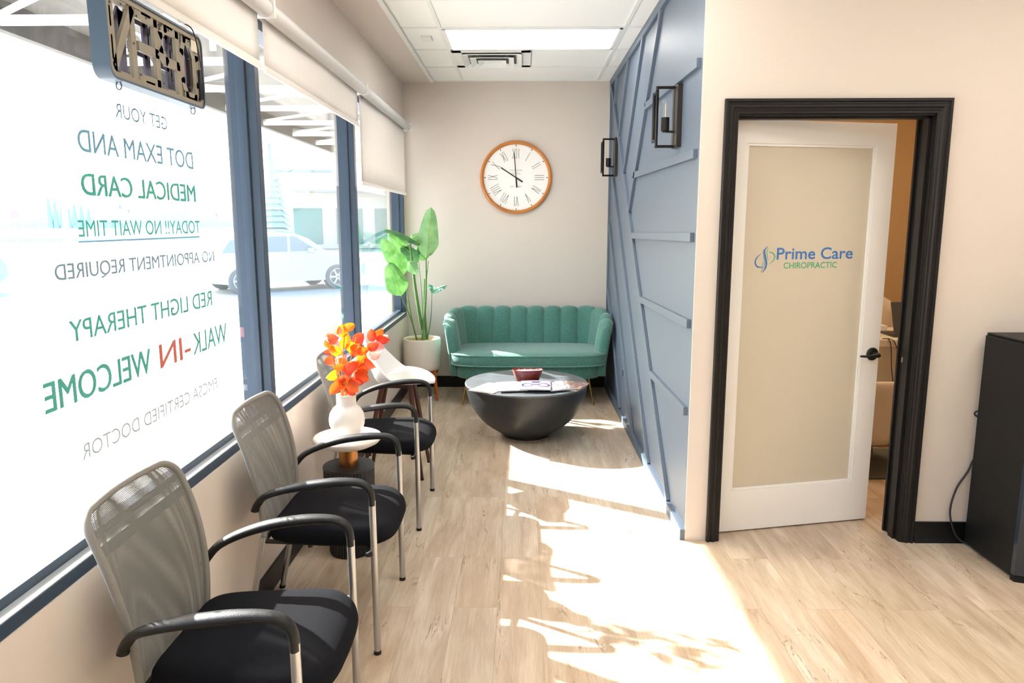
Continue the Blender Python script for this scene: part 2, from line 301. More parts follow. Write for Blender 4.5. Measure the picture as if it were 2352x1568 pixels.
# baseboards
struct('baseboard_left',B().box(WX,WX+.012,YS,BY,0,.105),M['base'],bev=.003)
struct('baseboard_back',B().box(WX+.012,RX,BY-.012,BY,0,.108),M['base'],bev=.003)
b=B(); b.box(1.94,XE,DY-.010,DY,0,.105); b.prism([(0,0),(.022,0),(.012,.018),(0,.03)],lambda u,v:(1.94,DY-u,v),lambda u,v:(XE,DY-u,v))
struct('baseboard_front',b,M['base'],smooth=False)
# blue wall battens
bt=B(); XB=RX
def bat(p,q,w=.042,t=.02): bt.bar((XB,p[0],p[1]),(XB,q[0],q[1]),w,t,(-1,0,0))
Eline=lambda y: .058+(2.716-.058)*((y-3.816)/(6.747-3.816))
bat((3.42,.028),(BY,.028),.056,.024); bat((3.42,CZ-.03),(BY,CZ-.03),.056,.022)
bat((6.80,2.80),(3.80,.05),.042,.021)
for p,q in [((6.396,2.79),(6.545,2.56)),((5.735,2.79),(6.21,2.27)),((5.06,2.79),(5.85,1.965)),((4.435,2.79),(5.52,1.655)),
            ((6.65,2.03),(4.42,.05)),((6.75,1.54),(5.12,.04)),((6.76,.95),(5.80,.05)),
            ((4.89,2.305),(3.465,2.28)),((5.37,1.897),(3.465,1.878)),((5.35,1.469),(3.465,1.494)),((4.87,1.052),(3.465,1.082)),((4.42,.637),(3.465,.650))]: bat(p,q)
bt.bar((XB,BY-.012,0),(XB,BY-.012,CZ),.024,.018,(-1,0,0))
struct('trim_3',bt,M['blue'],bev=.0015)
o=thing('outlet',"blue painted double outlet low on the slate blue wall beside the sofa",'outlet',(RX,5.67,.33))
obj('cover_plate',B().box(RX-.007,RX,5.60,5.74,.34,.50),M['blue'],o,bev=.002)
for z_ in (.36,.435): obj('socket',B().box(RX-.009,RX-.006,5.652,5.688,z_,z_+.045),M['base'],o)

# windows -------------------------------------------------------
GXp=-1.145
def window(n,y0,y1,sill_lab=True):
    w=thing('window_%d'%n,None,None,(GXp,(y0+y1)/2,.70),kind='structure')
    a,c=y0+.025,y1-.025
    f=B(); f.box(-1.20,-1.088,y0,y1,.70,.735); f.box(-1.165,-1.125,a,c,.735,.762); f.box(-1.20,-1.10,y0,y1,2.36,2.40)
    for yy in (a,c-.012): f.box(-1.165,-1.128,yy,yy+.012,.76,2.36)
    obj('window_frame',f,M['frame'],w,smooth=False,bev=.002)
    obj('sill',B().box(-1.124,-1.0895,a,c,.7352,.738),M['sillm'],w,smooth=False,label='metal sill strip coloured as sunlit')  # pale strip laid over the dark frame, sunshine put into its colour
    obj('pane',B().box(-1.149,-1.144,a,c,.755,2.37),M['glass'],w,smooth=False)
    return w
WN=[window(i+1,MU[i],MU[i+1]) for i in range(4)]
for i,y in enumerate(MU):
    m_=B(); m_.box(-1.215,-1.09,y-.025,y+.025,.735,2.37); m_.box(-1.16,-1.135,y-.034,y-.025,.735,2.37)
    struct('trim_%d'%(i+4),m_,M['frame'],smooth=False,bev=.002)
# lettering on window_2 (reads from outside, so mirrored from inside)
def wtext(body,ya,yb,za,zb,m,off=0,lab=None):
    """ya = end near camera, yb = far end; first letter is at the far end"""
    b=B(); sh={0:(0,),1:(-.0005,.0005),2:(-.0010,0,.0010)}[off]
    for k_,d_ in enumerate(sh): b.text(body,yb-ya,zb-za,lambda u,v:(GXp+.0022+.0002*k_,yb-u+d_*2,za+v+d_*.6),0)
    o=obj('lettering',b,m,WN[1],smooth=False,label=lab)
k=1.145/1.084
def sc(y,z): return y*k, CAMH+(z-CAMH)*k
def wl2(body,y0,y1,z0,z1,m,off=0,lab=None):
    a,c=sc(y0,z0),sc(y1,z1); wtext(body,a[0],c[0],a[1],c[1],m,off,lab)
wl2('GET YOUR',1.985,2.272,1.842,1.880,M['vinylblue'],0,'thin pale blue words GET YOUR')
wl2('DOT EXAM AND',1.805,2.430,1.737,1.792,M['vinylblue'],1,'blue words DOT EXAM AND')
wl2('MEDICAL CARD',1.803,2.430,1.632,1.686,M['vinylteal'],2,'teal words MEDICAL CARD')
wl2('TODAY!! NO WAIT TIME',1.773,2.448,1.530,1.571,M['vinylteal'],0,'thin teal words TODAY!! NO WAIT TIME')
wl2('NO APPOINTMENT REQUIRED',1.667,2.545,1.424,1.469,M['vinylgrey'],1,'thin grey-blue words NO APPOINTMENT REQUIRED')
wl2('RED LIGHT THERAPY',1.700,2.503,1.280,1.332,M['vinylteal'],1,'teal words RED LIGHT THERAPY')
wl2('WELCOME',1.585,2.06,1.134,1.205,M['vinylteal'],2,'bold teal word WELCOME')
wl2('WALK',2.335,2.610,1.134,1.205,M['vinylteal'],1,'teal word WALK')
wl2('-IN',2.115,2.315,1.134,1.205,M['vinylred'],2,'reddish letters IN')
wl2('FMCSA CERTIFIED DOCTOR',1.700,2.50,.985,1.025,M['vinylpale'],0,'faint thin words of the bottom line')
b=B(); a=sc(1.770,1.518);c=sc(2.441,1.521); b.box(GXp+.001,GXp+.002,a[0],c[0],a[1]-.002,a[1]+.002); a=sc(1.985,1.833);c=sc(2.272,1.833); b.box(GXp+.001,GXp+.002,a[0],c[0],a[1]-.0008,a[1]+.0008)
obj('underline',b,M['vinylblue'],WN[1],smooth=False)

# door casing and jamb
tr=B()
def casing_bar(ax,x0,x1,z0,z1,inner):
    # moulded profile across the width, thickest at the outer edge; mitred at the corners
    pf=[(0,0),(0,.020),(.06,.024),(.20,.024),(.25,.017),(.36,.017),(.42,.021),(.58,.021),(.66,.014),(.80,.013),(.86,.010),(1,.010),(1,0)]
    w=.064
    if ax=='L': tr.prism(pf,lambda u,v:(x0+u*w,DY-v,z0),lambda u,v:(x0+u*w,DY-v,z1-u*w))
    if ax=='R': tr.prism(pf,lambda u,v:(x1-u*w,DY-v,z0),lambda u,v:(x1-u*w,DY-v,z1-u*w))
    if ax=='T': tr.prism(pf,lambda u,v:(x0+u*w,DY-v,z1-u*w),lambda u,v:(x1-u*w,DY-v,z1-u*w))
casing_bar('L',.914,.978,0,2.112,1); casing_bar('R',1.866,1.932,0,2.112,1); casing_bar('T',.914,1.932,2.046,2.112,1)
tr.box(.958,.978,DY,DY+.13,0,2.048); tr.box(1.866,1.886,DY,DY+.13,0,2.048); tr.box(.958,1.886,DY,DY+.13,2.040,2.06)
tr.box(1.853,1.866,DY+.03,DY+.075,0,2.04); tr.box(.978,1.866,DY+.03,DY+.075,2.03,2.04)
tr.box(1.80+.055,1.93,DY+.125,DY+.14,0,2.1)
struct('trim_9',tr,M['black'],smooth=False)
o=thing('strike_plate','small steel latch strike plate on the right black door jamb','strike plate',(1.866,DY+.1,.9))
obj('plate',B().box(1.8635,1.8665,DY+.085,DY+.115,.87,.93),M['blackm'],o); obj('latch_hole',B().box(1.8630,1.8640,DY+.093,DY+.107,.885,.91),M['silver'],o)

# door leaf, ajar into the office
dr=thing('door_1',None,None,(.985,3.497,0),rotz=math.atan2(.186,.842),kind='structure')
DW,DH=.864,2.038
b=B(); gx0,gx1,gz0,gz1=.072,.760,.222,1.930
b.box(0,gx0,0,.04,.008,DH); b.box(gx1,DW,0,.04,.008,DH); b.box(gx0,gx1,0,.04,.008,gz0); b.box(gx0,gx1,0,.04,gz1,DH)
obj('door_frame',b,M['white'],dr,smooth=False)
b=B()
for (x0,x1,z0,z1) in ((gx0,gx0+.012,gz0,gz1),(gx1-.012,gx1,gz0,gz1),(gx0,gx1,gz0,gz0+.012),(gx0,gx1,gz1-.012,gz1)): b.box(x0,x1,.004,.014,z0,z1)
obj('glazing_bead',b,M['white'],dr,bev=.002)
obj('glass_panel',B().box(gx0,gx1,.014,.022,gz0,gz1),M['frost'],dr,smooth=False,label='frosted beige glass panel')
def dmap(x,z,y=.0132): return lambda u,v:(x+u,y,z+v)
b=B(); b.text('Prime Care',.417,.058,dmap(.263,1.384),.012); obj('lettering',b,M['logoblue'],dr,smooth=False,label='blue words Prime Care')
b=B(); b.text('CHIROPRACTIC',.292,.030,dmap(.303,1.340),.010); obj('lettering',b,M['logogreen'],dr,smooth=False,label='green word CHIROPRACTIC')
# spine emblem
def ribbon(b,pts,ws,y=.0131,n=8):
    P=[Vector((p[0],0,p[1])) for p in pts]; Q=[];wq=[]
    for i in range(len(P)-1):
        g=lambda k:P[max(0,min(len(P)-1,k))]; p0,p1,p2,p3=g(i-1),g(i),g(i+1),g(i+2)
        for k in range(n):
            t=k/n; Q.append(.5*((2*p1)+(p2-p0)*t+(2*p0-5*p1+4*p2-p3)*t*t+(3*p1-p0-3*p2+p3)*t**3)); wq.append(ws[i]+(ws[i+1]-ws[i])*t)
    Q.append(P[-1]); wq.append(ws[-1]); L=[];Rr=[]
    for i,p in enumerate(Q):
        d=(Q[min(i+1,len(Q)-1)]-Q[max(i-1,0)]).normalized(); c=Vector((-d.z,0,d.x))*wq[i]/2
        L.append(b.b.verts.new((p.x+c.x,y,p.z+c.z))); Rr.append(b.b.verts.new((p.x-c.x,y,p.z-c.z)))
    for i in range(len(Q)-1): b.b.faces.new((L[i],L[i+1],Rr[i+1],Rr[i]))
e0=Vector((.147,1.319)); s_=.132/500   # emblem drawn on a 500 unit tall field, x from left
def E(x,y): return (e0.x+(x-290)*s_*1.13, e0.y+(680-y)*s_)
b=B(); ribbon(b,[E(510,180),E(455,270),E(470,370),E(497,480),E(490,580),E(430,675)],[.001,.0075,.010,.010,.008,.001]); ribbon(b,[E(400,320),E(320,400),E(300,490),E(345,560),E(420,567)],[.001,.006,.0075,.007,.004])
for t in range(12):
    y=250+t*30; cx=[452,450,452,458,463,468,474,480,484,485,483,474][t]; b.box(E(cx-30,y)[0],E(cx,y)[0],.0128,.0132,E(0,y)[1]-.0012,E(0,y)[1]+.0012)
obj('emblem',b,M['logoblue'],dr,smooth=False,label='blue curved spine emblem')
b=B(); ribbon(b,[E(535,295),E(600,310),E(642,370),E(620,450),E(540,522)],[.003,.005,.006,.005,.001],.0130); ribbon(b,[E(520,205),E(500,300),E(512,380),E(532,450)],[.001,.004,.004,.001],.0130); ribbon(b,[E(432,460),E(435,540),E(428,610),E(405,660)],[.001,.0045,.004,.001],.0130)
obj('emblem',b,M['logogreen'],dr,smooth=False,label='green swooshes of the spine emblem')
hd=obj('door_handle',B().lathe([(0,0),(.033,0),(.033,.006),(.028,.011),(.014,.013),(.012,.05),(0,.05)],(0,0,0),28),M['blackm'],dr,label='black lever handle')
hd.rotation_euler=(R(90),0,0); hd.location=(.824,0,.899)
b=B(); b.tube([(.830,-.047,.899),(.800,-.052,.899),(.765,-.05,.897),(.725,-.044,.898)],[.0105,.0095,.008,.006],12,sq=(.9,1),smooth=5); obj('lever',b,M['blackm'],dr,label='black door lever')
b=B()
for z in (.25,1.02,1.80): b.tube([(-.004,-.004,z-.045),(-.004,-.004,z+.045)],.006,8)
obj('hinge',b,M['blackm'],dr)

# ---------------------------------------------------------------- ceiling fixtures
def panel_light(x0,x1,y0,y1,lab):
    t=thing('ceiling_light',lab,'ceiling light',((x0+x1)/2,(y0+y1)/2,CZ-.012),group='flat light panels in the ceiling grid')
    f=B()
    for a in ((x0,x0+.02,y0,y1),(x1-.02,x1,y0,y1),(x0,x1,y0,y0+.02),(x0,x1,y1-.02,y1)): f.box(a[0]+0,a[1],a[2],a[3],CZ-.010,CZ-.0005)
    obj('frame',f,M['white'],t,smooth=False); obj('diffuser',B().box(x0+.02,x1-.02,y0+.02,y1-.02,CZ-.007,CZ-.001),M['lamp'],t,smooth=False)
g=.013
panel_light(GX[0]+g,GX[1]-g,5.03+g,5.64-g,'bright rectangular ceiling light panel in front of the air vent')
panel_light(GX[0]+g,GX[1]-g,2.59+g,3.20-g,'added unseen fill light panel above the waiting chairs')  # this panel and those below are added out of view as fill
panel_light(GX[0]+g,GX[1]-g,.15+g,.76-g,'added unseen fill light panel straight above the viewer')
panel_light(1.895+g,3.115-g,.15+g,.76-g,'added unseen fill light panel to the right of the viewer')
panel_light(1.895+g,3.115-g,1.98+g,2.59-g,'added unseen fill light panel before the frosted door')
t=thing('air_vent','square white ceiling air vent with stepped louvres behind the light panel','air vent',(-.24,5.945,CZ-.02))
x0,x1,y0,y1=GX[0]+g,.065,5.64+g,6.25-g
b=B(); b.box(x0,x0+.075,y0,y1,CZ-.008,CZ-.001); b.box(x1-.075,x1,y0,y1,CZ-.008,CZ-.001); b.box(x0,x1,y0,y0+.07,CZ-.008,CZ-.001); b.box(x0,x1,y1-.07,y1,CZ-.008,CZ-.001); obj('frame',b,M['tee'],t,bev=.002)
obj('throat_shade',B().box(x0+.07,x1-.07,y0+.065,y1-.065,CZ-.0015,CZ-.0005),M['base'],t,smooth=False,label='dark sheet painting the shaded opening')  # dark sheet painted in for the shade inside the vent
for i,(q,zz) in enumerate(((.085,.012),(.145,.022),(.205,.030))):
    b=B(); ax0,ax1,ay0,ay1=x0+q,x1-q,y0+q-.01,y1-q+.01
    outer=[(ax0-.015,ay0-.015),(ax1+.015,ay0-.015),(ax1+.015,ay1+.015),(ax0-.015,ay1+.015)]; inner=[(ax0+.028,ay0+.028),(ax1-.028,ay0+.028),(ax1-.028,ay1-.028),(ax0+.028,ay1-.028)]
    O=[b.b.verts.new((p[0],p[1],CZ-zz-.012)) for p in outer]; I=[b.b.verts.new((p[0],p[1],CZ-zz+.010)) for p in inner]
    for k_ in range(4): b.b.faces.new((O[k_],O[(k_+1)%4],I[(k_+1)%4],I[k_]))
    if i==2: b.b.faces.new(I)
    obj('louvre',b,M['tee'],t,smooth=False,solid=.003)
obj('sensor',B().box(-.70,-.63,5.24,5.36,CZ-.012,CZ),M['tee'],bev=.002,label='small pale rectangular sensor on the ceiling tile left of the light panel',cat='sensor')

# ---------------------------------------------------------------- roller blinds
def blind(y0,y1,zb,lab):
    t=thing('roller_blind',lab,'blind',(-1.03,(y0+y1)/2,zb),group='cream roller blinds over the windows')
    cx,cz=-1.024,2.405
    obj('roller_tube',B().tube([(cx,y0+.006,cz),(cx,y1-.006,cz)],.034,24),M['roller'],t)
    for yy in (y0,y1): obj('bracket',B().box(WX+.001,-.985,yy-.003,yy+.003,2.37,2.44),M['white'],t,bev=.001)
    b=B(); b.grid(lambda u,v:(-1.048-.004*math.sin(u*9),y0+.02+(y1-y0-.04)*u,zb+.02+(cz-zb-.02)*v),24,4); obj('blind_cloth',b,M['blind'],t,solid=.0012)
    b=B(); b.prism([(-.006,0),(.006,0),(.007,.012),(.005,.026),(-.005,.026),(-.007,.012)],lambda u,v:(-1.048+u,y0+.018,zb+v),lambda u,v:(-1.048+u,y1-.018,zb+v)); obj('hem_bar',b,M['blind'],t)
blind(1.24,3.045,2.172,'cream roller blind nearest the viewer, above the open sign')
blind(3.055,4.80,2.168,'long cream roller blind in the middle, between the two window mullions')
blind(4.81,6.66,1.808,'cream roller blind hanging lowest, over the corner window')

# ---------------------------------------------------------------- clock
ck=thing('wall_clock','large round wall clock with orange wood rim and roman numerals','clock',(-.057,BY,1.972-.33)); cx,cz=-.057,1.972
def YD(bb,d): # lathe built on z axis turned to face -y
    for v in bb.b.verts: x,y,z=v.co; v.co=(cx+x,BY-z,cz+y)
    return bb
b=B(); b.lathe([(.296,.012),(.296,.022),(.302,.034),(.314,.041),(.326,.036),(.330,.022),(.328,0),(.290,0)],(0,0,0),96); obj('rim',YD(b,0),M['clockwood'],ck)
b=B(); b.lathe([(0,.010),(.300,.010),(.300,.016),(0,.016)],(0,0,0),96); obj('dial',YD(b,0),M['clockface'],ck)
b=B(); fy=BY-.0168
def cp(u,v): return Vector((cx+u,fy,cz+v))
def stroke(b,p,q,w,y=0): b.bar(cp(*p)+Vector((0,y,0)),cp(*q)+Vector((0,y,0)),w,.0008,(0,-1,0))
CH={'I':(.012,[((0,0),(0,1))]),'V':(.030,[((-1,1),(0,0)),((1,1),(0,0))]),'X':(.030,[((-1,1),(1,0)),((1,1),(-1,0))])}
for h_,num in enumerate(['XII','I','II','III','IV','V','VI','VII','VIII','IX','X','XI']):
    a=h_*PI/6; er=Vector((math.sin(a),math.cos(a))); et=Vector((math.cos(a),-math.sin(a)))
    ws=[.030 if c in 'XV' else .019 for c in num]; tot=sum(ws); x=-tot/2
    for c,w in zip(num,ws):
        m_=x+w/2; hw={'I':0,'V':.012,'X':.013}[c]
        for p,q in CH[c][1]:
            P=er*(.170+.088*p[1])+et*(m_+hw*p[0]); Q=er*(.170+.088*q[1])+et*(m_+hw*q[0]); stroke(b,P,Q,.0032)
        x+=w
for mi in range(60):
    a=mi*PI/30; er=Vector((math.sin(a),math.cos(a)))
    if mi%5: stroke(b,er*.2855,er*.2885,.003)
    else: stroke(b,er*.279,er*.293,.005); stroke(b,er*.283,er*.289,.009)
obj('numerals',b,M['ink'],ck,smooth=False)
b=B()
for s_,w,z in (('OLDTOWN',.115,.058),('CLOCKS',.080,.030)): b.text(s_,w,.015,lambda u,v,w=w,z=z:(cx-w/2+u,fy-.0006,cz+z+v),-.01)
b.text('EST. 1863',.10,.014,lambda u,v:(cx-.05+u,fy-.0006,cz-.088+v),-.01); obj('lettering',b,M['inkl'],ck,smooth=False)
b=B(); a=R(-4.5); er=Vector((math.sin(a),math.cos(a))); stroke(b,er*-.09,er*0,.014,-.004); stroke(b,er*0,er*.222,.008,-.004); obj('minute_hand',b,M['ink'],ck,smooth=False)
b=B(); a=R(-57); er=Vector((math.sin(a),math.cos(a))); stroke(b,er*-.072,er*0,.014,-.002); stroke(b,er*0,er*.165,.0105,-.002); obj('hour_hand',b,M['ink'],ck,smooth=False)

# ---------------------------------------------------------------- wall sconces
def sconce(yc,z0,z1,lab):
    t=thing('wall_sconce',lab,'wall lamp',(RX,yc,z0),group='black framed wall lamps on the blue wall'); x=RX-.021
    obj('back_plate',B().box(RX-.026,RX,yc-.06,yc+.06,z0,z1),M['sconceplate'],t,bev=.002)
    b=B(); r=.0055
    def loop(P):
        for i in range(4): 
            a=Vector(P[i]);c=Vector(P[(i+1)%4]); d=(c-a).normalized(); b.tube([a-d*r,c+d*r],r*1.35,4,up=(0,1,0) if abs(d.y)<.5 else (0,0,1))
    loop([(x-.095,yc+.005,z0+.008),(x,yc+.005,z0+.008),(x,yc+.005,z1-.008),(x-.095,yc+.005,z1-.008)])
    obj('outer_frame',b,M['blackm'],t,smooth=False); b=B()
    loop([(x-.105,yc-.042,z0+.035),(x-.105,yc+.042,z0+.035),(x-.105,yc+.042,z1-.035),(x-.105,yc-.042,z1-.035)])
    obj('inner_frame',b,M['blackm'],t,smooth=False)
    b=B(); b.tube([(x,yc,z0+.082),(x-.048,yc,z0+.082)],.006,8); b.lathe([(.0,0),(.014,0),(.014,.006),(.021,.008),(.021,.074),(0,.074)],(x-.052,yc,z0+.078),24); obj('lamp_holder',b,M['blackm'],t)
    bl=obj('bulb',B().lathe([(.012,0),(.017,.012),(.0175,.07),(.014,.084),(.006,.091),(0,.092)],(x-.052,yc,z0+.152),20),M['bulb'],t)
    b=B(); 
    for s_ in (-.004,.004): b.tube([(x-.052,yc+s_,z0+.155),(x-.052,yc+s_*.3,z0+.175),(x-.052,yc+s_,z0+.22)],.0018,6)
    obj('filament',b,M['filament'],bl)
sconce(3.89,1.945,2.255,'black box framed wall lamp nearer the viewer, high on the blue wall')
sconce(6.40,1.955,2.275,'black box framed wall lamp further back, beside the clock wall')

# ---------------------------------------------------------------- chairs
def make_chair(yc,lab):
    t=thing('waiting_chair',lab,'chair',(-.78,yc,0),group='mesh back waiting chairs along the window')
    for s_ in (-1,1):
        y=yc+s_*.28
        lg=obj('leg',B().tube([(-.53,y,.010),(-.53,y,.30),(-.532,y,.592)],.0125,14),M['silver'],t); obj('foot_cap',B().tube([(-.53,y,0),(-.53,y,.014)],.0138,14),M['rubber'],lg)
        yr=yc+s_*.205
        lg=obj('leg',B().tube([(-1.040,yr,.010),(-.995,yr,.22),(-.955,yr,.42)],.0115,14),M['silver'],t); obj('foot_cap',B().tube([(-1.042,yr,0),(-1.039,yr,.014)],.013,14),M['rubber'],lg)
        b=B(); ye=yc+s_*.232
        pts=[(-.532,y,.575),(-.533,y,.605),(-.540,y,.632),(-.562,y,.652),(-.60,y,.660),(-.68,y,.657),(-.78,y-s_*.004,.642),(-.87,y-s_*.018,.617),(-.93,y-s_*.035,.588),(-.962,ye,.552),(-.972,ye-s_*.002,.528)]
        b.tube(pts,[.0155,.0155,.0155,.0165,.0175,.0205,.0205,.018,.015,.014,.013],14,sq=(.78,1.12),up=(.3,0,1),smooth=5); obj('armrest',b,M['rubber'],t)
    # under-seat frame
    b=B(); b.tube([(-.532,yc-.28,.40),(-.56,yc-.24,.385),(-.56,yc+.24,.385),(-.532,yc+.28,.40)],.010,10,smooth=4); b.tube([(-.955,yc-.205,.40),(-.955,yc+.205,.40)],.010,10)
    for s_ in (-.2,.2): b.tube([(-.56,yc+s_,.385),(-.955,yc+s_,.40)],.009,8)
    for s_ in (-.15,.15): b.tube([(-.80,yc+s_,.355),(-.80,yc+s_,.395)],.009,8)
    obj('seat_frame',b,M['blackm'],t)
    # seat cushion
    out=[]; N=64
    for i in range(N):
        a=2*PI*i/N; ex=.48 if math.cos(a)>0 else .30; cxx=math.copysign(abs(math.cos(a))**ex,math.cos(a)); sy=math.copysign(abs(math.sin(a))**ex,math.sin(a))
        x=-.718+.232*cxx; w=.232+.022*cxx; out.append((x+(.012*(1-sy*sy) if cxx>0 else 0),yc+w*sy))
    dip=lambda x,y:-.028*max(0,(x+.60)/.12)**2-.004-.010*math.cos(min(1,abs(y-yc)/.24)*PI/2)
    obj('seat',B().stack(out,[(.90,.392,),(.965,.396),(.992,.408,lambda x,y:.3*dip(x,y)),(1,.428,lambda x,y:.6*dip(x,y)),(.99,.448,lambda x,y:.8*dip(x,y)),(.96,.462,dip),(.90,.470,dip),(.8,.474,dip),(.6,.476,dip),(.35,.476,dip),(.12,.476,dip)]),M['seat'],t)
    # mesh back
    Z0,Z1=.40,.872
    def xb(z): 
        q=(z-.44)/.43; return -.948-.010*q-.085*max(0,q)**2.2
    def hw(z):
        q=(z-Z0)/(Z1-Z0); base=.190+.036*math.sin(min(1,q*1.25)*PI/2); r=.055
        if z>Z1-r: base-=r*(1-math.sqrt(max(0,1-((z-(Z1-r))/r)**2)))
        return base
    def surf(d): return lambda u,v:(lambda z,y:(xb(z)-.030*(1-(y/.225)**2)+d*(1-abs(2*u-1)**6),yc+y,z))(Z0+(Z1-Z0)*(1-(1-v)**1.4),(2*u-1)*hw(Z0+(Z1-Z0)*(1-(1-v)**1.4)))
    b=B(); b.grid(surf(.006),22,26); b.grid(surf(-.008),22,26); obj('mesh_back',b,M['mesh'],t)
    rim=[]
    nz=22
    for i in range(nz+1):
        z=Z0+(Z1-Z0)*(1-(1-i/nz)**1.6); y=-hw(z); rim.append((xb(z)-.030*(1-(y/.225)**2),yc+y,z))
    tp=[( xb(Z1)-.030*(1-(y/.225)**2),yc+y,Z1) for y in [(-1+2*j/12)*hw(Z1) for j in range(1,12)]]
    rim=rim+tp+[(p[0],2*yc-p[1],p[2]) for p in rim[::-1]]
    b=B(); b.tube(rim,.0105,10,sq=(1,1)); obj('back_frame',b,M['meshrim'],t)
    return t
ch=make_chair(2.72,'black seat mesh back waiting chair in the middle, just before the vase table')
dup(ch,(-.78,1.835,0),'black seat mesh back waiting chair nearest the viewer, cut by the bottom edge')
dup(ch,(-.78,3.805,0),'black seat mesh back waiting chair behind the vase table, before the white stool')

# ---------------------------------------------------------------- side table with vase
t=thing('side_table','round white marble side table on a copper neck and fluted black drum','side table',(-.822,3.29,0)); c=(-.822,3.29,0)
obj('drum_base',B().lathe([(.100,0),(.104,.01),(.104,.20),(.106,.205),(.106,.3),(.119,.305),(.119,.418),(.117,.422)],c,192,flute=48,fd=.005),M['fluted'],t)
obj('drum_top',B().lathe([(0,.420),(.119,.420),(.121,.426),(.119,.433),(0,.434)],c,96),M['fluted'],t)
obj('neck',B().lathe([(0,.434),(.045,.434),(.045,.53),(0,.53)],c,48),M['copper'],t)
obj('table_top',B().lathe([(0,.528),(.115,.530),(.145,.545),(.158,.560),(.159,.568),(.154,.575),(0,.576)],c,96),M['marble'],t)
c=(-.822,3.29,.576)
obj('vase',B().lathe([(0,0),(.045,0),(.052,.004),(.070,.025),(.0805,.055),(.083,.080),(.078,.108),(.063,.133),(.049,.145),(.0455,.152),(.0455,.198),(.0415,.199),(.0405,.19),(.0405,.155),(.055,.13),(.07,.08),(.04,.01),(0,.01)],c,64),M['ceramic'],label='round white ceramic vase with a short straight neck on the marble table',cat='vase')
# orange leaf branches: drawn on the plane of the vase, spread in depth
def pix(u,v,y):
    """world point on the plane Y=y seen at photo pixel u,v (used only to measure positions)"""
    m=_cam(); d=m@Vector(((u-1176)/1665,(784-v)/1665,-1)); return Vector((0,0,CAMH))+d*(y/d.y)
def round_leaf(b,base,tip,w,n,cup=.15,seg=8):
    base=Vector(base);tip=Vector(tip); d=tip-base; L=d.length; d.normalize(); n=Vector(n); n=(n-d*n.dot(d)).normalized(); c=d.cross(n)
    V=[]
    for i in range(seg+1):
        t_=i/seg; ww=w/2*(math.sin(PI*t_**.8))**.55 if 0<t_<1 else .0004; row=[]
        for j in (-1,-.5,0,.5,1): row.append(b.b.verts.new(base+d*L*t_+c*ww*j+n*(cup*w*(j*j)-cup*L*.5*(t_*t_))))
        V.append(row)
    for i in range(seg):
        for j in range(4): b.b.faces.new((V[i][j],V[i+1][j],V[i+1][j+1],V[i][j+1]))
BR=[ # label, [stem pixels], depth at top, [(leaf base px, leaf tip px, material)]
 ('orange leafed branch leaning furthest left in the white vase',[(785,912),(775,865),(762,815),(752,790)],3.22,[((775,855),(749,868),'yellow'),((782,880),(758,905),'orange'),((772,830),(745,828),'orange'),((768,845),(790,838),'orange'),((765,800),(746,782),'orange'),((755,780),(778,775),'red')]),
 ('branch with yellow top leaves rising left of centre in the vase',[(788,912),(785,860),(788,810),(790,770)],3.25,[((785,812),(765,800),'yellow'),((788,800),(800,765),'yellow'),((786,775),(786,748),'yellow'),((790,760),(812,745),'yellow'),((786,765),(770,757),'pinkl'),((795,790),(812,800),'yellow'),((782,880),(800,860),'red')]),
 ('tall branch with orange leaves standing upright in the vase centre',[(793,912),(798,860),(808,815),(818,775)],3.30,[((800,850),(822,830),'orange'),((802,840),(780,825),'orange'),((808,815),(826,790),'orange'),((812,800),(798,785),'orange'),((815,790),(835,765),'red'),((800,870),(778,890),'orange'),((798,885),(815,905),'red')]),
 ('branch with red and yellow leaves arching right from the vase',[(795,912),(808,870),(830,830),(848,795)],3.28,[((815,860),(848,872),'red'),((822,850),(855,835),'orange'),((828,838),(838,808),'yellow'),((838,825),(862,845),'orange'),((845,800),(870,790),'red'),((840,810),(822,795),'orange')]),
 ('branch with pinkish leaves reaching furthest right from the vase',[(797,912),(822,865),(850,810),(868,775)],3.36,[((858,795),(882,800),'pinkl'),((866,778),(896,782),'red'),((862,775),(878,755),'orange'),((856,785),(852,755),'red'),((868,788),(892,770),'pinkl'),((848,812),(872,815),'pinkl')]),
 ('short branch of deep orange leaves low in the front of the vase',[(790,912),(795,885),(808,860),(820,850)],3.19,[((795,885),(770,870),'orange'),((802,872),(835,880),'red'),((806,862),(800,835),'red'),((815,855),(845,855),'orange'),((800,880),(822,900),'orange'),((795,895),(790,870),'yellow')]),
 ('branch with faint pink leaves leaning toward the window glass',[(787,912),(778,850),(765,800),(750,768)],3.42,[((752,770),(736,757),'pinkl'),((756,775),(770,758),'pinkl'),((768,810),(748,812),'red'),((775,835),(795,815),'pinkl'),((765,800),(790,788),'pinkl')])]
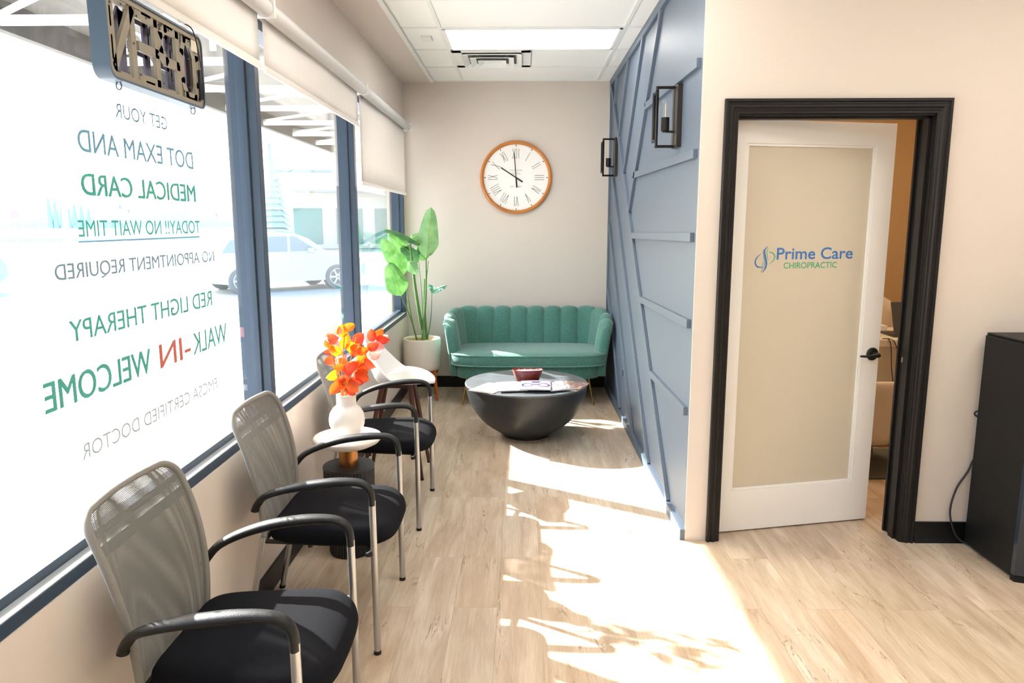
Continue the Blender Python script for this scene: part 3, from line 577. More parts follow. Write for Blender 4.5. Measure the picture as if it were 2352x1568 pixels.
for lab,st,yd,lv in BR:
    t=thing('leaf_branch',lab,'artificial branch',(-.822,3.29,.59),group='orange leaf branches in the white vase')
    P=[(-.822+random.uniform(-.015,.015),3.29+random.uniform(-.015,.015),.592)]
    P.append(Vector((pix(*st[0],3.29).x,3.29,.772)))
    P[1].x=max(-.855,min(-.79,P[1].x))
    n=len(st)
    for i in range(1,n): P.append(pix(*st[i],3.29+(yd-3.29)*i/(n-1)))
    sm=obj('stem',B().tube(P,[.0022]*2+[.0018]*(n-1),6,smooth=4),M['twig'],t)
    mats={}
    for bs,tp,mm in lv:
        f=min(1,max(0,(912-bs[1])/140)); yy=3.29+(yd-3.29)*f; bp=pix(*bs,yy+random.uniform(-.02,.02)); q=pix(*tp,yy+random.uniform(-.05,.03))
        d=(q-bp); 
        if d.length<.06: q=bp+d.normalized()*.062
        b=mats.setdefault(mm,B()); round_leaf(b,bp,q,.050+random.uniform(-.006,.008),(random.uniform(-.5,.5),-1,random.uniform(-.4,.6)),.15)
        b.tube([bp,bp+(P[-1]-bp)*.04+Vector((0,0,-.008))],.0012,4)
    for mm,b in mats.items(): obj('leaves',b,M[mm],t)

# ---------------------------------------------------------------- white counter stool
t=thing('counter_stool','white moulded counter stool with walnut legs between waiting chair and plant','stool',(-.75,4.42,0)); sx,sy_=-.765,4.42
def shell(u,v): # u around, v from centre out
    a=2*PI*u; q=v; x=math.cos(a); y=math.sin(a)
    X=sx+.222*q*x*(1.0 if x>0 else .95); Y=sy_+.222*q*y; back=max(0,-x)**1.3
    z=.592+.012*q**2+.030*q**4*abs(y)+ .27*back*max(0,q-.62)**1.5/.38**1.5 - .020*q**3*max(0,x)**2
    X-=.07*back*max(0,q-.6)/.4*0
    return (X,Y,z)
b=B(); n=48; rings=[[shell(i/n,q) for i in range(n)] for q in (.05,.2,.35,.5,.62,.7,.78,.86,.93,.98,1.0)]
b.loft(rings,cap=False); b.b.faces.new([b.b.verts[i] if False else v for i,v in enumerate(list(b.b.verts)[:n])])
obj('seat_shell',b,M['plastic'],t,solid=.016)
for fx,fy_,tx,ty in ((-.616,4.262,-.69,4.35),(-.616,4.60,-.69,4.49),(-.985,4.262,-.86,4.35),(-.985,4.60,-.86,4.49)):
    lg=obj('leg',B().tube([(fx,fy_,.008),(tx,ty,.578)],[.0115,.0165],14),M['walnut'],t); obj('foot_cap',B().tube([(fx,fy_,0),(fx,fy_,.012)],.0125,12),M['rubber'],lg)
b=B(); b.box(-.86,-.69,4.345,4.355,.56,.578); b.box(-.86,-.69,4.485,4.495,.56,.578); b.box(-.695,-.685,4.35,4.49,.56,.578); b.box(-.865,-.855,4.35,4.49,.56,.578)
for (x0,y0) in ((-.70,4.365),(-.70,4.475)): b.tube([(x0,y0,.545),(x0,y0,.57)],.01,8)
obj('under_frame',b,M['walnut'],t)

# ---------------------------------------------------------------- plant
t=thing('potted_plant','tall banana leaf plant in a cream pot on an orange wooden stand in the corner','plant',(-.893,6.38,0)); c=(-.893,6.38,0)
pt=obj('pot',B().lathe([(0,.272),(.150,.272),(.160,.285),(.166,.31),(.166,.545),(.160,.550),(.152,.545),(.152,.520),(0,.520)],c,64),M['pot'],t)
obj('soil',B().lathe([(0,.518),(.151,.518),(.150,.528),(.08,.535),(0,.532)],c,32),M['soil'],t)
b=B(); b.bar((c[0]-.13,c[1]-.0,.265),(c[0]+.13,c[1],.265),.022,.03,(0,0,-1)); b.bar((c[0],c[1]-.13,.265),(c[0],c[1]+.13,.265),.022,.03,(0,0,-1))
b.lathe([(.128,.245),(.140,.245),(.140,.272),(.128,.272)],c,40); obj('stand_ring',b,M['wood'],t)
for a in (-35,55,145,235):
    ca,sa=math.cos(R(a)),math.sin(R(a)); obj('leg',B().tube([(c[0]+.172*ca,c[1]+.172*sa,0),(c[0]+.142*ca,c[1]+.142*sa,.27)],[.011,.0145],12),M['wood'],t)
def big_leaf(base,tip,w,n,m,arch=.10,fold=.12,name='leaf',tipcut=.0):
    base=Vector(base);tip=Vector(tip); d=tip-base; L=d.length; d.normalize(); n=Vector(n); n=(n-d*n.dot(d)).normalized(); cc=d.cross(n); b=B(); V=[]; NS=16; mid=[]
    for i in range(NS+1):
        t_=i/NS; ww=w/2*(min(1,(t_/.28))**.55)*(max(0,(1-t_)/.72))**.42 if t_>.28 else w/2*(t_/.28)**.55
        ww=max(ww,.002); row=[]; ctr=base+d*L*t_+n*(arch*L*(t_-t_*t_)*2); mid.append(ctr+n*.0015)
        for j in range(-4,5):
            q=j/4; rip=.004*math.sin(i*1.9+j)*abs(q)**2
            row.append(b.b.verts.new(ctr+cc*ww*q+n*(fold*w*(-abs(q)**1.3)+rip)))
        V.append(row)
    for i in range(NS):
        for j in range(8): b.b.faces.new((V[i][j],V[i+1][j],V[i+1][j+1],V[i][j+1]))
    o=obj(name,b,m,t); 
    r=obj('midrib',B().tube(mid,[.0035-.0025*i/NS for i in range(NS+1)],6),M['rib'],o); return o
Yp=6.38
LV=[((979,592),(990,476),.195,(.15,-1,.1),'leaf2',6.34,6.34,'top'),((930,630),(878,549),.175,(.1,-1,.2),'leaf',6.22,6.15,''),((922,680),(892,603),.200,(.2,-1,.1),'leaf',6.15,6.10,''),
    ((965,560),(882,525),.15,(-.2,-.35,1),'leafd',6.30,6.22,''),((934,575),(893,538),.12,(.2,-1,-.3),'leaf',6.38,6.32,''),((962,601),(922,562),.15,(.2,-.8,.5),'leafd',6.40,6.36,''),((978,598),(958,566),.13,(0,-1,-.5),'leaf',6.45,6.42,''),
    ((938,600),(957,628),.12,(-.2,-1,.3),'leaf2',6.30,6.26,''),((938,556),(974,533),.10,(.2,-.8,.7),'leaf2',6.50,6.52,''),((990,672),(1026,655),.09,(.2,-.6,1),'leafv',6.33,6.30,''),((1000,668),(984,655),.06,(-.3,-.8,.6),'leafv',6.34,6.30,'')]
for i,(bp,tp,w,n_,mm,yb,yt,_) in enumerate(LV): big_leaf(pix(*bp,yb),pix(*tp,yt),w,n_,M[mm])
ST=[((979,592),6.34,.009),((930,630),6.22,.005),((922,680),6.15,.005),((942,560),6.30,.014),((962,601),6.40,.004),((984,598),6.45,.005),((992,672),6.33,.004),((975,640),6.36,.011)]
for i,(p,y,r) in enumerate(ST):
    e=pix(*p,y); s0=Vector((c[0]+(.02 if i in(0,3,7) else .0)+(-.035 if i in (1,2) else .03 if i==6 else 0)+.01*(i-3)*.5,c[1]-.03+.008*i,.525)); m1=s0.lerp(e,.5)+Vector((.012*((-1)**i),0,0)); obj('stem',B().tube([s0,m1,e],[r*1.15,r,r*.55],8,smooth=6),M['stem'],t)

# ---------------------------------------------------------------- sofa
t=thing('sofa','teal channel back loveseat with scalloped top and slim brass legs','sofa',(.05,6.45,0))
def spath(s):
    # plan path of the shell centre line at seat height, s in [0,14] channels
    xc=.050
    side=1 if s>7 else -1; q=abs(s-7)          # 0 at centre, 7 at arm front
    if q<=3.25: return xc+side*q*.156, 6.70
    # corner arc then arm
    x0=3.25*.156; a=(q-3.25)/(7-3.25)
    # ease along a quarter ellipse, then straight forward
    if a<.55:
        th=a/.55*PI/2; return xc+side*(x0+.135*math.sin(th)), 6.70-.25*(1-math.cos(th))
    k_=(a-.55)/.45; return xc+side*(x0+.135-.006*k_), 6.45-.25*k_
def snorm(s):
    e=.01; a=spath(max(0,s-e)); c_=spath(min(14,s+e)); d=Vector((c_[0]-a[0],c_[1]-a[1])).normalized(); return Vector((d.y,-d.x))*1.0   # points inwards (towards seat) 
def ztop(s):
    q=abs(s-7); base=.775 if q<4 else .775-.085*((q-4)/3)**1.3
    return base
b=B(); rings=[]; PPC=10
for i in range(14*PPC+1):
    s=i/PPC; f=s-math.floor(s); sc_=abs(math.sin(PI*f))**.55 if 0<f<1 else 0
    px,py=spath(s); n=snorm(s)
    if n.dot(Vector((.05-px,6.2-py)))<0: n=-n
    zt=ztop(s)+.024*sc_; bul=.018*sc_
    q=abs(s-7); fl=.05+.018*max(0,min(1,(q-2.8)/1.6))
    ring=[]
    def pt_(off,z): 
        lean=-fl*((z-.30)/.48)**1.2 if z>.30 else 0
        return (px+n.x*(off+lean),py+n.y*(off+lean),z)
    th=.040+.016*max(0,min(1,(q-5.2)/1.2))
    for z in (.24,.32,.42,.52,.62): ring.append(pt_(th+bul*min(1,(z-.2)/.25),z))
    ring.append(pt_(th*.95+bul,zt-.055))
    for k_ in range(1,8):
        a=PI*k_/8; ring.append(pt_((th+bul)*math.cos(a)*(1 if a<PI/2 else .75),zt-.045+.045*math.sin(a)))
    for z in (zt-.06,.60,.50,.40,.30,.24): ring.append(pt_(-th*.75,z))
    rings.append(ring)
def endcap(ring,sgn):
    c_=[sum(p[i] for p in ring)/len(ring) for i in range(3)]; out=[]
    for f,fw in ((.93,.012),(.78,.024),(.5,.032)): out.append([(c_[0]+(p[0]-c_[0])*f,p[1]-fw,c_[2]+(p[2]-c_[2])*(1-(1-f)*.45)) for p in ring])
    return out
rings=endcap(rings[0],1)[::-1]+rings+endcap(rings[-1],1)
b.loft(rings); obj('channel_back',b,M['teal'],t)
b=B()
for s in range(1,14):
    px,py=spath(s); n=snorm(s)
    if n.dot(Vector((.05-px,6.2-py)))<0: n=-n
    q=abs(s-7); fl=.05+.018*max(0,min(1,(q-2.8)/1.6)); P=[]
    for z in (.42,.5,.6,.68,ztop(s)-.045):
        off=.041-fl*((z-.30)/.48)**1.2; P.append((px+n.x*off,py+n.y*off,z))
    off=-fl*((ztop(s)-.3)/.48)**1.2; P.append((px+n.x*(off+.025),py+n.y*(off+.025),ztop(s)-.012)); P.append((px+n.x*off,py+n.y*off,ztop(s)+.001))
    b.tube(P,.0032,6)
obj('piping',b,M['tealp'],t)
def sofa_outline(x0,x1,yf,yb,bow,n=40):
    P=[]
    for i in range(n):
        a=2*PI*i/n; cx_=math.copysign(abs(math.cos(a))**.30,math.cos(a)); sy=math.copysign(abs(math.sin(a))**.42,math.sin(a))
        x=(x0+x1)/2+(x1-x0)/2*cx_; y=(yf+yb)/2+(yb-yf)/2*sy
        if sy<0: y+=-(-bow)*(1-0)*(abs((x-(x0+x1)/2)/((x1-x0)/2))**2)
        P.append((x,y))
    return P
oc=sofa_outline(-.628,.728,6.025,6.66,.035,64)
obj('seat_cushion',B().stack(oc,[(.93,.350),(.985,.352),(1,.362),(1.004,.40),(1,.440),(.985,.452),(.93,.462),(.8,.470),(.5,.476),(.15,.477)]),M['teal'],t)
b=B(); b.tube([(p[0],p[1],.446) for p in oc],.0055,6,closed=True); b.tube([(p[0],p[1],.357) for p in oc],.0055,6,closed=True); obj('piping',b,M['tealp'],t)
ob=sofa_outline(-.600,.700,6.06,6.70,.05,64)
obj('base',B().stack(ob,[(.90,.228),(.965,.232),(.993,.250),(1,.29),(.995,.345),(.97,.350)]),M['teal'],t)
for sx_,sy2 in ((-1,-1),(1,-1),(-1,1),(1,1)):
    tx=.05+sx_*.525; ty=6.18 if sy2<0 else 6.60; fx=tx+sx_*.045; fy_=ty-.055 if sy2<0 else ty+.03
    lg=obj('leg',B().tube([(fx,fy_,.006),(tx,ty,.24)],[.0065,.0115],12),M['gold'],t); obj('foot_cap',B().tube([(fx,fy_,0),(fx,fy_,.012)],.009,12),M['gold'],lg)

# ---------------------------------------------------------------- bowl coffee table with magazines and candle
t=thing('coffee_table','black half sphere coffee table with round slate top before the sofa','coffee table',(.032,5.25,0)); c=(.032,5.25,0)
pr=[(0,.012),(.12,.012),(.16,.018),(.20,.03)]
for i in range(1,19):
    a=i/18; th=R(27)+a*R(63); pr.append((.448*math.sin(th)+.0,.405-.412*math.cos(th)*1.0 if th<PI/2 else .39))
pr=[p for p in pr if p[1]<=.388]; pr.append((.452,.388)); 
obj('bowl',B().lathe([(r,z) for r,z in pr],c,96),M['stone'],t)
obj('foot_ring',B().lathe([(0,0),(.168,0),(.17,.012),(.168,.02),(0,.02)],c,64),M['blackm'],t)
obj('table_top',B().lathe([(0,.386),(.452,.386),(.4545,.390),(.4545,.397),(.451,.4),(0,.4)],c,128),M['stonet'],t)
def mag(cx_,cy_,rot,w,h,z,lab,cover,th=.005,extra=None):
    t=thing('magazine',lab,'magazine',(cx_,cy_,z),group='magazines fanned on the coffee table',rotz=rot)
    b=B()
    def top(u,v): return ((u-.5)*w,(v-.5)*h,th+.004*math.sin(PI*u)**2*(1-u*.5))
    b.loft([[(-w/2,y,0),(w/2,y,0),(w/2,y,th),(w/4,y,th+.003),(0,y,th+.004),(-w/4,y,th+.003),(-w/2,y,th)] for y in (-h/2,h/2)]); obj('pages',b,M['paper'],t,smooth=False)
    b=B(); zf=lambda x:th+.0042*(1-(abs(x)/(w/2))**1.6)+.0006
    b.grid(lambda u,v:((u-.5)*w,(v-.5)*h,zf((u-.5)*w)),8,2); cv=obj('cover',b,cover,t)
    if extra:
        for m_,shapes in extra:
            b=B()
            for s_ in shapes:
                if s_[0]=='ring':
                    _,x,y,rx,ry,wd=s_; n=28
                    A=[[b.b.verts.new((x+(rx+dd)*math.cos(2*PI*k/n),y+(ry+dd)*math.sin(2*PI*k/n),zf(x)+.0012)) for k in range(n)] for dd in (-wd/2,wd/2)]
                    for k_ in range(n): b.b.faces.new((A[0][k_],A[0][(k_+1)%n],A[1][(k_+1)%n],A[1][k_]))
                else:
                    _,x0,x1,y0,y1=s_; b.b.faces.new([b.b.verts.new((x,y,zf(x)+.0010)) for x,y in ((x0,y0),(x1,y0),(x1,y1),(x0,y1))])
            obj('cover_print',b,m_,t,smooth=False)
    return t
def covermat(name,stops,scale):
    m=bpy.data.materials.new(name); m.use_nodes=True; n=m.node_tree.nodes; l=m.node_tree.links; bs=n['Principled BSDF']; bs.inputs['Roughness'].default_value=.55; bs.inputs['Specular IOR Level'].default_value=.2
    tc=n.new('ShaderNodeTexCoord'); z=n.new('ShaderNodeTexNoise'); z.inputs['Scale'].default_value=scale; z.inputs['Detail'].default_value=3; z.inputs['Distortion'].default_value=1.5; l.new(tc.outputs['Object'],z.inputs[0])
    r=n.new('ShaderNodeValToRGB'); r.color_ramp.interpolation='CONSTANT'; e=r.color_ramp.elements
    while len(e)<len(stops): e.new(.5)
    for i,(p,c_) in enumerate(stops): e[i].position=p; e[i].color=srgb(c_)
    l.new(z.outputs[0],r.inputs[0]); l.new(r.outputs[0],bs.inputs['Base Color']); return m
cw=mat('cover_white','#9a9ea2',.55,spec=.2); cb_=covermat('cover_pale_blue',[(0,'#a3b3bb'),(.5,'#b3bbbf'),(.62,'#7fa4c2'),(.68,'#cdb8ba')],16); cg=mat('cover_lilac','#8a7d98',.55,spec=.2)
cr_=covermat('cover_food',[(0,'#b5b0ad'),(.45,'#5f4f5c'),(.52,'#aaa3a7'),(.6,'#9c4a44'),(.64,'#e9e4e2')],18); cd_=covermat('cover_brown',[(0,'#8f7d78'),(.45,'#5f5653'),(.52,'#c9846a'),(.58,'#e3d8d2'),(.64,'#9a5c50')],20)
inkb=mat('print_dark_blue','#23264a',.4); inky=mat('print_yellow','#d9cf7a',.4); inkp=mat('print_mauve','#8d7fae',.4)
Zt=.4005
mag(-.225,5.03,R(-28),.20,.27,Zt,'plain white magazine at the left end of the fanned row',cw)
mag(.345,5.105,R(-24),.20,.26,Zt,'magazine with brown food photo cover at the right end of the row',cd_)
mag(-.075,5.035,R(7),.20,.27,Zt+.0105,'pale magazine with small blue picture, left of the spectacles cover',cb_,.005)
mag(.245,5.055,R(22),.20,.26,Zt+.0105,'white magazine with reddish picture, right of the spectacles cover',cr_)
mag(.095,5.025,R(-2),.215,.27,Zt+.021,'magazine with round spectacles on its lilac cover in the row centre',cg,.005,[(inkb,[('ring',-.058,-.01,.036,.048,.008),('ring',.058,-.01,.036,.048,.008),('box',-.02,.02,-.008,.008),('box',-.03,.035,.085,.105),('box',-.025,.025,.055,.072)]),(inky,[('box',-.08,.09,-.12,-.085)]),(inkp,[('box',-.1,-.03,.105,.125),('box',.05,.1,.09,.125)])])
t=thing('candle_bowl','dark red tapered oval candle bowl with cream wax behind the magazines','candle',(.040,5.30,.4005))
def oval(rx,ry,z,n=48,wob=0): return [(.040+rx*math.copysign(abs(math.cos(2*PI*i/n))**.75,math.cos(2*PI*i/n)),5.27+ry*math.sin(2*PI*i/n),z+wob*math.sin(4*2*PI*i/n)) for i in range(n)]
zz=.4005
b=B(); b.loft([oval(.078,.040,zz),oval(.084,.044,zz+.004),oval(.100,.052,zz+.045),oval(.116,.060,zz+.090,wob=.001),oval(.111,.055,zz+.091,wob=.001),oval(.106,.050,zz+.075),oval(.10,.045,zz+.070)]); obj('bowl',b,M['candle'],t)
w_=obj('wax',B().loft([oval(.104,.049,zz+.072),oval(.105,.050,zz+.079)]),M['wax'],t)
for i in range(4): obj('wick',B().tube([(.040-.066+.044*i,5.27,zz+.078),(.040-.064+.044*i,5.27,zz+.094)],.0018,6),M['wax'],w_)

# ---------------------------------------------------------------- open sign hanging in the window
t=thing('open_sign','dark back of an OPEN sign with letter shaped tubing hanging in the window','sign',(-1.05,2.16,1.925)); 
SY0,SY1,SZ0,SZ1=1.885,2.440,1.925,2.150; fx=-1.030; dp=.045
def rrect(y0,y1,z0,z1,r,n=6):
    P=[]
    for cy,cz,a0 in ((y1-r,z1-r,0),(y0+r,z1-r,90),(y0+r,z0+r,180),(y1-r,z0+r,270)):
        for i in range(n+1): a=R(a0+90*i/n); P.append((cy+r*math.cos(a),cz+r*math.sin(a)))
    return P
o_=rrect(SY0,SY1,SZ0,SZ1,.03); i1=rrect(SY0+.006,SY1-.006,SZ0+.006,SZ1-.006,.026); i2=rrect(SY0+.022,SY1-.022,SZ0+.02,SZ1-.02,.018)
b=B(); V=lambda P,x:[(x,p[0],p[1]) for p in P]
b.loft([V(i1,fx-dp),V(o_,fx-dp),V(o_,fx),V(i1,fx),V(i1,fx-dp)],cap=False); obj('casing',b,M['signside'],t)
b=B(); b.loft([V(i1,fx-.004),V(i2,fx-.004),V(i2,fx-dp+.004),V(i1,fx-dp+.004),V(i1,fx-.004)],cap=False)
# letters: s from far end (O) towards the camera (N); mirrored as seen from inside
LW=.104; gap=.024; top_,bot=SZ1-.030,SZ0+.028
def L(i,u,v): return (fx-.006,SY1-.034-i*(LW+gap)-u*LW,bot+(top_-bot)*v)
strk={0:[[(0,.25),(0,.75),(.2,1),(.8,1),(1,.75),(1,.25),(.8,0),(.2,0),(0,.25)]],1:[[(0,0),(0,1),(.7,1),(1,.85),(1,.6),(.7,.45),(0,.45)]],2:[[(1,1),(0,1),(0,0),(1,0)],[(0,.5),(.9,.5)]],3:[[(0,0),(0,1),(1,0),(1,1)]]}
lb=B(); nb=B()
for i,ss in strk.items():
    for s2 in ss:
        P=[Vector(L(i,*p)) for p in s2]
        for a_,c_ in zip(P,P[1:]):
            d=(c_-a_).normalized()*.008; lb.bar(a_-d,c_+d,.025,.010,(-1,0,0)); nb.bar(a_+Vector((-.030,0,0)),c_+Vector((-.030,0,0)),.030,.006,(-1,0,0))
# joins of the letters to the casing
for i in range(4):
    for v in (-.13,1.02): lb.bar(L(i,.5,v),L(i,.5,v+.12),.05,.02,(-1,0,0))
lb.bar(L(3,1.0,.3),L(3,1.28,.3),.06,.02,(-1,0,0)); lb.bar(L(3,1.0,.75),L(3,1.28,.75),.05,.02,(-1,0,0))
obj('tube_channels',nb,M['signtube'],t,smooth=False,label='dark mauve light channels'); obj('back_rim',b,M['signback'],t,smooth=False); obj('letter_channels',lb,M['signback'],t,smooth=False,label='tan letter shaped channels spelling OPEN backwards')
b=B()
for i in range(4):
    for u,v in ((0,.5),(1,.05),(.5,1.0),(1,.95)): p=L(i,u,v); b.tube([(p[0]+.0005,p[1],p[2]),(p[0]+.002,p[1],p[2])],.0035,8)
obj('screw',b,M['signdark'],t); obj('sticker',B().box(fx-.004,fx-.0025,SY1-.075,SY1-.035,SZ1-.055,SZ1-.022),M['signlabel'],t)
obj('battery_cover',B().box(fx-.012,fx+.003,SY1-.034,SY1-.014,SZ0+.03,SZ0+.12),M['signdark'],t,bev=.002)
for y in (SY0+.07,SY1-.055): obj('hanging_ring',B().tube([(fx-.02+.007*math.cos(a*PI/6),y,SZ0-.009+.010*math.sin(a*PI/6)) for a in range(12)],.0018,6,closed=True,up=(0,1,0)),M['signside'],t)
for y in (SY0+.07,SY1-.075):
    b=B()
    for i in range(14): b.tube([(fx-.036+(.004 if i%2 else 0)*math.cos(a*PI/4),y+(0 if i%2 else .004)*math.cos(a*PI/4),SZ1+.006+i*.0155+.0095*math.sin(a*PI/4)) for a in range(8)],.0011,5,closed=True,up=(1,1,0))
    obj('chain',b,M['silver'],t)
b=B(); b.tube([(fx-.034,SY1-.09,2.36),(fx-.034,SY1-.085,2.25),(fx-.030,SY1-.078,2.185),(fx+.004,SY1-.072,2.155),(fx+.006,SY1-.04,2.08),(fx+.006,SY1-.024,2.00),(fx+.004,SY1-.022,1.955)],.0022,6,smooth=5); obj('power_cord',b,M['cable'],t)

# ---------------------------------------------------------------- water cooler
t=thing('water_cooler','tall black water cooler at the right edge with glossy front','water cooler',(2.33,3.2,0))
obj('body',B().box(2.168,2.50,3.035,3.385,.012,1.046),M['cooler'],t,bev=.008)
b=B(); P=[(2.166+.338*i/14,3.035-.050*math.sin(PI*(.06+.88*i/14))**.5) for i in range(15)]; P=P+[(2.504,3.037),(2.166,3.037)]
b.loft([[(p[0],p[1],z) for p in P] for z in (.03,.98)]); obj('front_panel',b,M['coolerf'],t,label='glossy blue-black curved front panel')
obj('plinth',B().loft([[(p[0],p[1]-.004 if p[1]<3.03 else p[1],z) for p in P] for z in (0,.028)]),M['cooler'],t); obj('control_panel',B().loft([[(p[0],p[1],z) for p in P] for z in (.985,1.04)]),M['cooler'],t)
b=B(); b.box(2.172,2.496,3.02,3.380,1.046,1.056); obj('top_panel',b,M['cooler'],t,bev=.004)
b=B(); b.tube([(2.30,3.384,.55),(2.20,3.402,.45),(2.165,3.402,.37),(2.118,3.400,.285),(2.096,3.398,.18),(2.110,3.396,.10),(2.140,3.388,.035),(2.19,3.36,.008),(2.26,3.30,.012)],.0048,8,smooth=8); b.tube([(2.21,3.395,.66),(2.18,3.398,.672),(2.165,3.398,.66),(2.18,3.398,.645),(2.21,3.395,.64)],.004,8,smooth=5)
obj('power_cord',b,M['cable'],t)
b=B(); prof=[(0,0)]
for i in range(12): prof+=[(.046-.0004*i,.0065*i),(.0435-.0004*i,.0065*i+.004)]
prof+=[(.036,.083),(0,.084)]
b.lathe(prof,(2.255,3.15,1.056),40); obj('cup_stack',b,M['lid'],label='short stack of clear plastic cups on the black water cooler',cat='cups')

# ---------------------------------------------------------------- office behind the door
t=thing('office_desk','pale office desk seen through the gap beside the frosted door','desk',(3.0,5.2,0))
obj('desk_top',B().box(2.2,3.9,4.90,5.50,.725,.775),M['desk'],t,bev=.003); obj('front_panel',B().box(2.28,3.85,4.94,4.955,.08,.72),M['desk'],t,smooth=False)
b=B(); b.box(2.28,2.31,4.96,5.45,0,.725); obj('leg',b,M['desk'],t); b=B(); b.box(3.80,3.83,4.96,5.45,0,.725); obj('leg',b,M['desk'],t)
t=thing('laptop','dark laptop standing open on the office desk','laptop',(2.74,5.1,.775))
obj('keyboard_base',B().box(2.58,2.90,5.00,5.22,.776,.791),M['laptop'],t,bev=.003); obj('screen',B().prism([(0,0),(.006,0),(.09,.22),(.084,.222)],lambda u,v:(2.58,5.00+u,.791+v),lambda u,v:(2.90,5.00+u,.791+v)),M['laptop'],t)
obj('paper_tray',B().box(2.42,2.66,5.26,5.44,.776,.82),M['white'],bev=.004,label='low white tray on the office desk behind the laptop',cat='tray')
b=B(); b.tube([(2.46,4.925,.778),(2.50,4.893,.765),(2.52,4.89,.6),(2.545,4.90,.48),(2.56,4.90,.40)],.003,6,smooth=6); b.tube([(2.48,4.94,.778),(2.53,4.893,.76),(2.58,4.885,.58),(2.55,4.89,.45),(2.60,4.90,.33),(2.56,4.895,.30),(2.44,4.89,.28),(2.38,4.88,.20)],.003,6,smooth=6)
obj('desk_cable',b,M['cable'],label='thin black cables hanging over the front of the office desk',cat='cable')
def guest(cx_,cy_,lab,rz):
    t=thing('office_chair',lab,'chair',(cx_,cy_,0),group='cream office chairs around the desk',rotz=rz,local=True)
    def sh(u,v):
        a=R(-110+220*u); r=.24+.03*v; return (-.02+r*math.sin(a),-r*math.cos(a)*1.0+.02,.20+.40*v*(1-.22*abs(2*u-1)**2))
    b=B(); b.grid(sh,24,8); obj('backrest',b,M['chairw'],t,solid=.035)
    obj('seat',B().lathe([(0,.37),(.20,.37),(.235,.39),(.24,.42),(.21,.45),(0,.46)],(0,0,0),40),M['chairw'],t)
    for a in (45,135,225,315): obj('leg',B().tube([(.26*math.cos(R(a)),.26*math.sin(R(a)),0),(.10*math.cos(R(a)),.10*math.sin(R(a)),.38)],[.008,.012],10),M['gold'],t)
    return t
guest(2.20,4.60,'cream shell chair with brass legs before the office desk',0)
guest(2.66,5.80,'cream chair behind the office desk, only its back edge seen',PI).scale=(1,1,1.7)
b=B(); b.box(2.0,3.6,4.30,4.88,0.0005,.018); obj('rug',b,M['rug'],label='dark grey rug on the office floor under the desk',cat='rug',bev=.006)
t=thing('ceiling_light','warm fill light added unseen inside the office','ceiling light',(2.5,4.6,CZ-.02))
obj('diffuser',B().box(2.0,3.0,4.4,4.9,CZ-.012,CZ-.001),mat('office_fill','#ffffff',.6,emit='#ffdcae',es=6),t,smooth=False)  # unseen lamp added to brighten the office wall in the door gap

# ---------------------------------------------------------------- outside
G=-.12
b=B(); b.box(-260,-1.25,-60,260,G-.3,G-.02); struct('ground',b,M['asphalt'],smooth=False)
struct('floor_outside',B().box(-3.0,-1.25,-6,30,G-.2,G),M['walk'],smooth=False)
cn=B(); cn.box(-2.485,-1.25,-6,16,2.60,2.72)
canopy=thing('canopy','flat grey deck canopy with white steel bars over the outside walk','canopy',(-1.9,5,2.45))
obj('deck',cn,M['deck'],canopy,smooth=False)
b=B()
for i in range(-12,12):
    y=5.295+.879*i
    if y<-5.5 or y>15.5: continue
    b.box(-2.44,-1.31,y-.018,y+.018,2.475,2.515)
obj('cross_bar',b,M['steelw'],canopy,smooth=False)
b=B()
for i in range(-12,12):
    y=5.295+.879*i
    if y<-5.5 or y>15: continue
    b.bar((-1.3,y,2.50),(-2.45,y+.879,2.50),.022,.022,(0,0,1)); 
    if i%3==0: b.bar((-2.45,y,2.53),(-1.3,y+.879,2.53),.022,.022,(0,0,1))
obj('diagonal_brace',b,M['steelw'],canopy,smooth=False)
for q_ in ((-2.485,-2.44),(-1.31,-1.25)): obj('edge_beam',B().box(q_[0],q_[1],-6,16,2.46,2.6),M['deck'],canopy,smooth=False)
# facade of the building outside, above and below the glass, is wall_left itself

def vehicle(name,lab,cat,loc,heading,prof,glasspoly,paint,L_,Wd,wheels,wr,pick=False):
    t=thing(name,lab,cat,loc,rotz=heading)
    b=B(); n=[(1.0,-Wd/2+.0),(1.0,Wd/2)]
    rings=[]
    def ring(y,sx_,sz): return [(p[0]*sx_,y,.20+(p[1]-.20)*sz) for p in prof]
    for y,sx_,sz in ((-Wd/2,.985,.97),(-Wd/2+.10,1,1),(Wd/2-.10,1,1),(Wd/2,.985,.97)): rings.append(ring(y,sx_,sz))
    b.loft(rings); obj('body',b,paint,t)
    for sg in (-1,1):
        for gp in glasspoly: obj('side_window',B().prism(gp,lambda u,v:(u,sg*(Wd/2-.015),v),lambda u,v:(u,sg*(Wd/2+.006),v)),M['carglass'],t,smooth=False)
    for wx in wheels:
        for sg in (-1,1):
            y=sg*(Wd/2-.09); w_=obj('wheel',B().tube([(wx,y-.10,wr),(wx,y+.115*1,wr)] if sg>0 else [(wx,y-.115,wr),(wx,y+.10,wr)],wr,28),M['tyre'],t)
            yy=sg*(Wd/2+.03); hb=B(); hb.tube([(wx,yy-.008,wr),(wx,yy+.008,wr)],wr*.22,14)
            for k_ in range(6): a=k_*PI/3; hb.bar((wx,yy,wr),(wx+wr*.66*math.cos(a),yy,wr+wr*.66*math.sin(a)),.055,.012,(0,sg,0))
            hb.tube([(wx+wr*.67*math.cos(a*PI/12),yy,wr+wr*.67*math.sin(a*PI/12)) for a in range(24)],.02,5,closed=True,up=(0,1,0)); obj('hub',hb,M['hub'],w_)
    return t
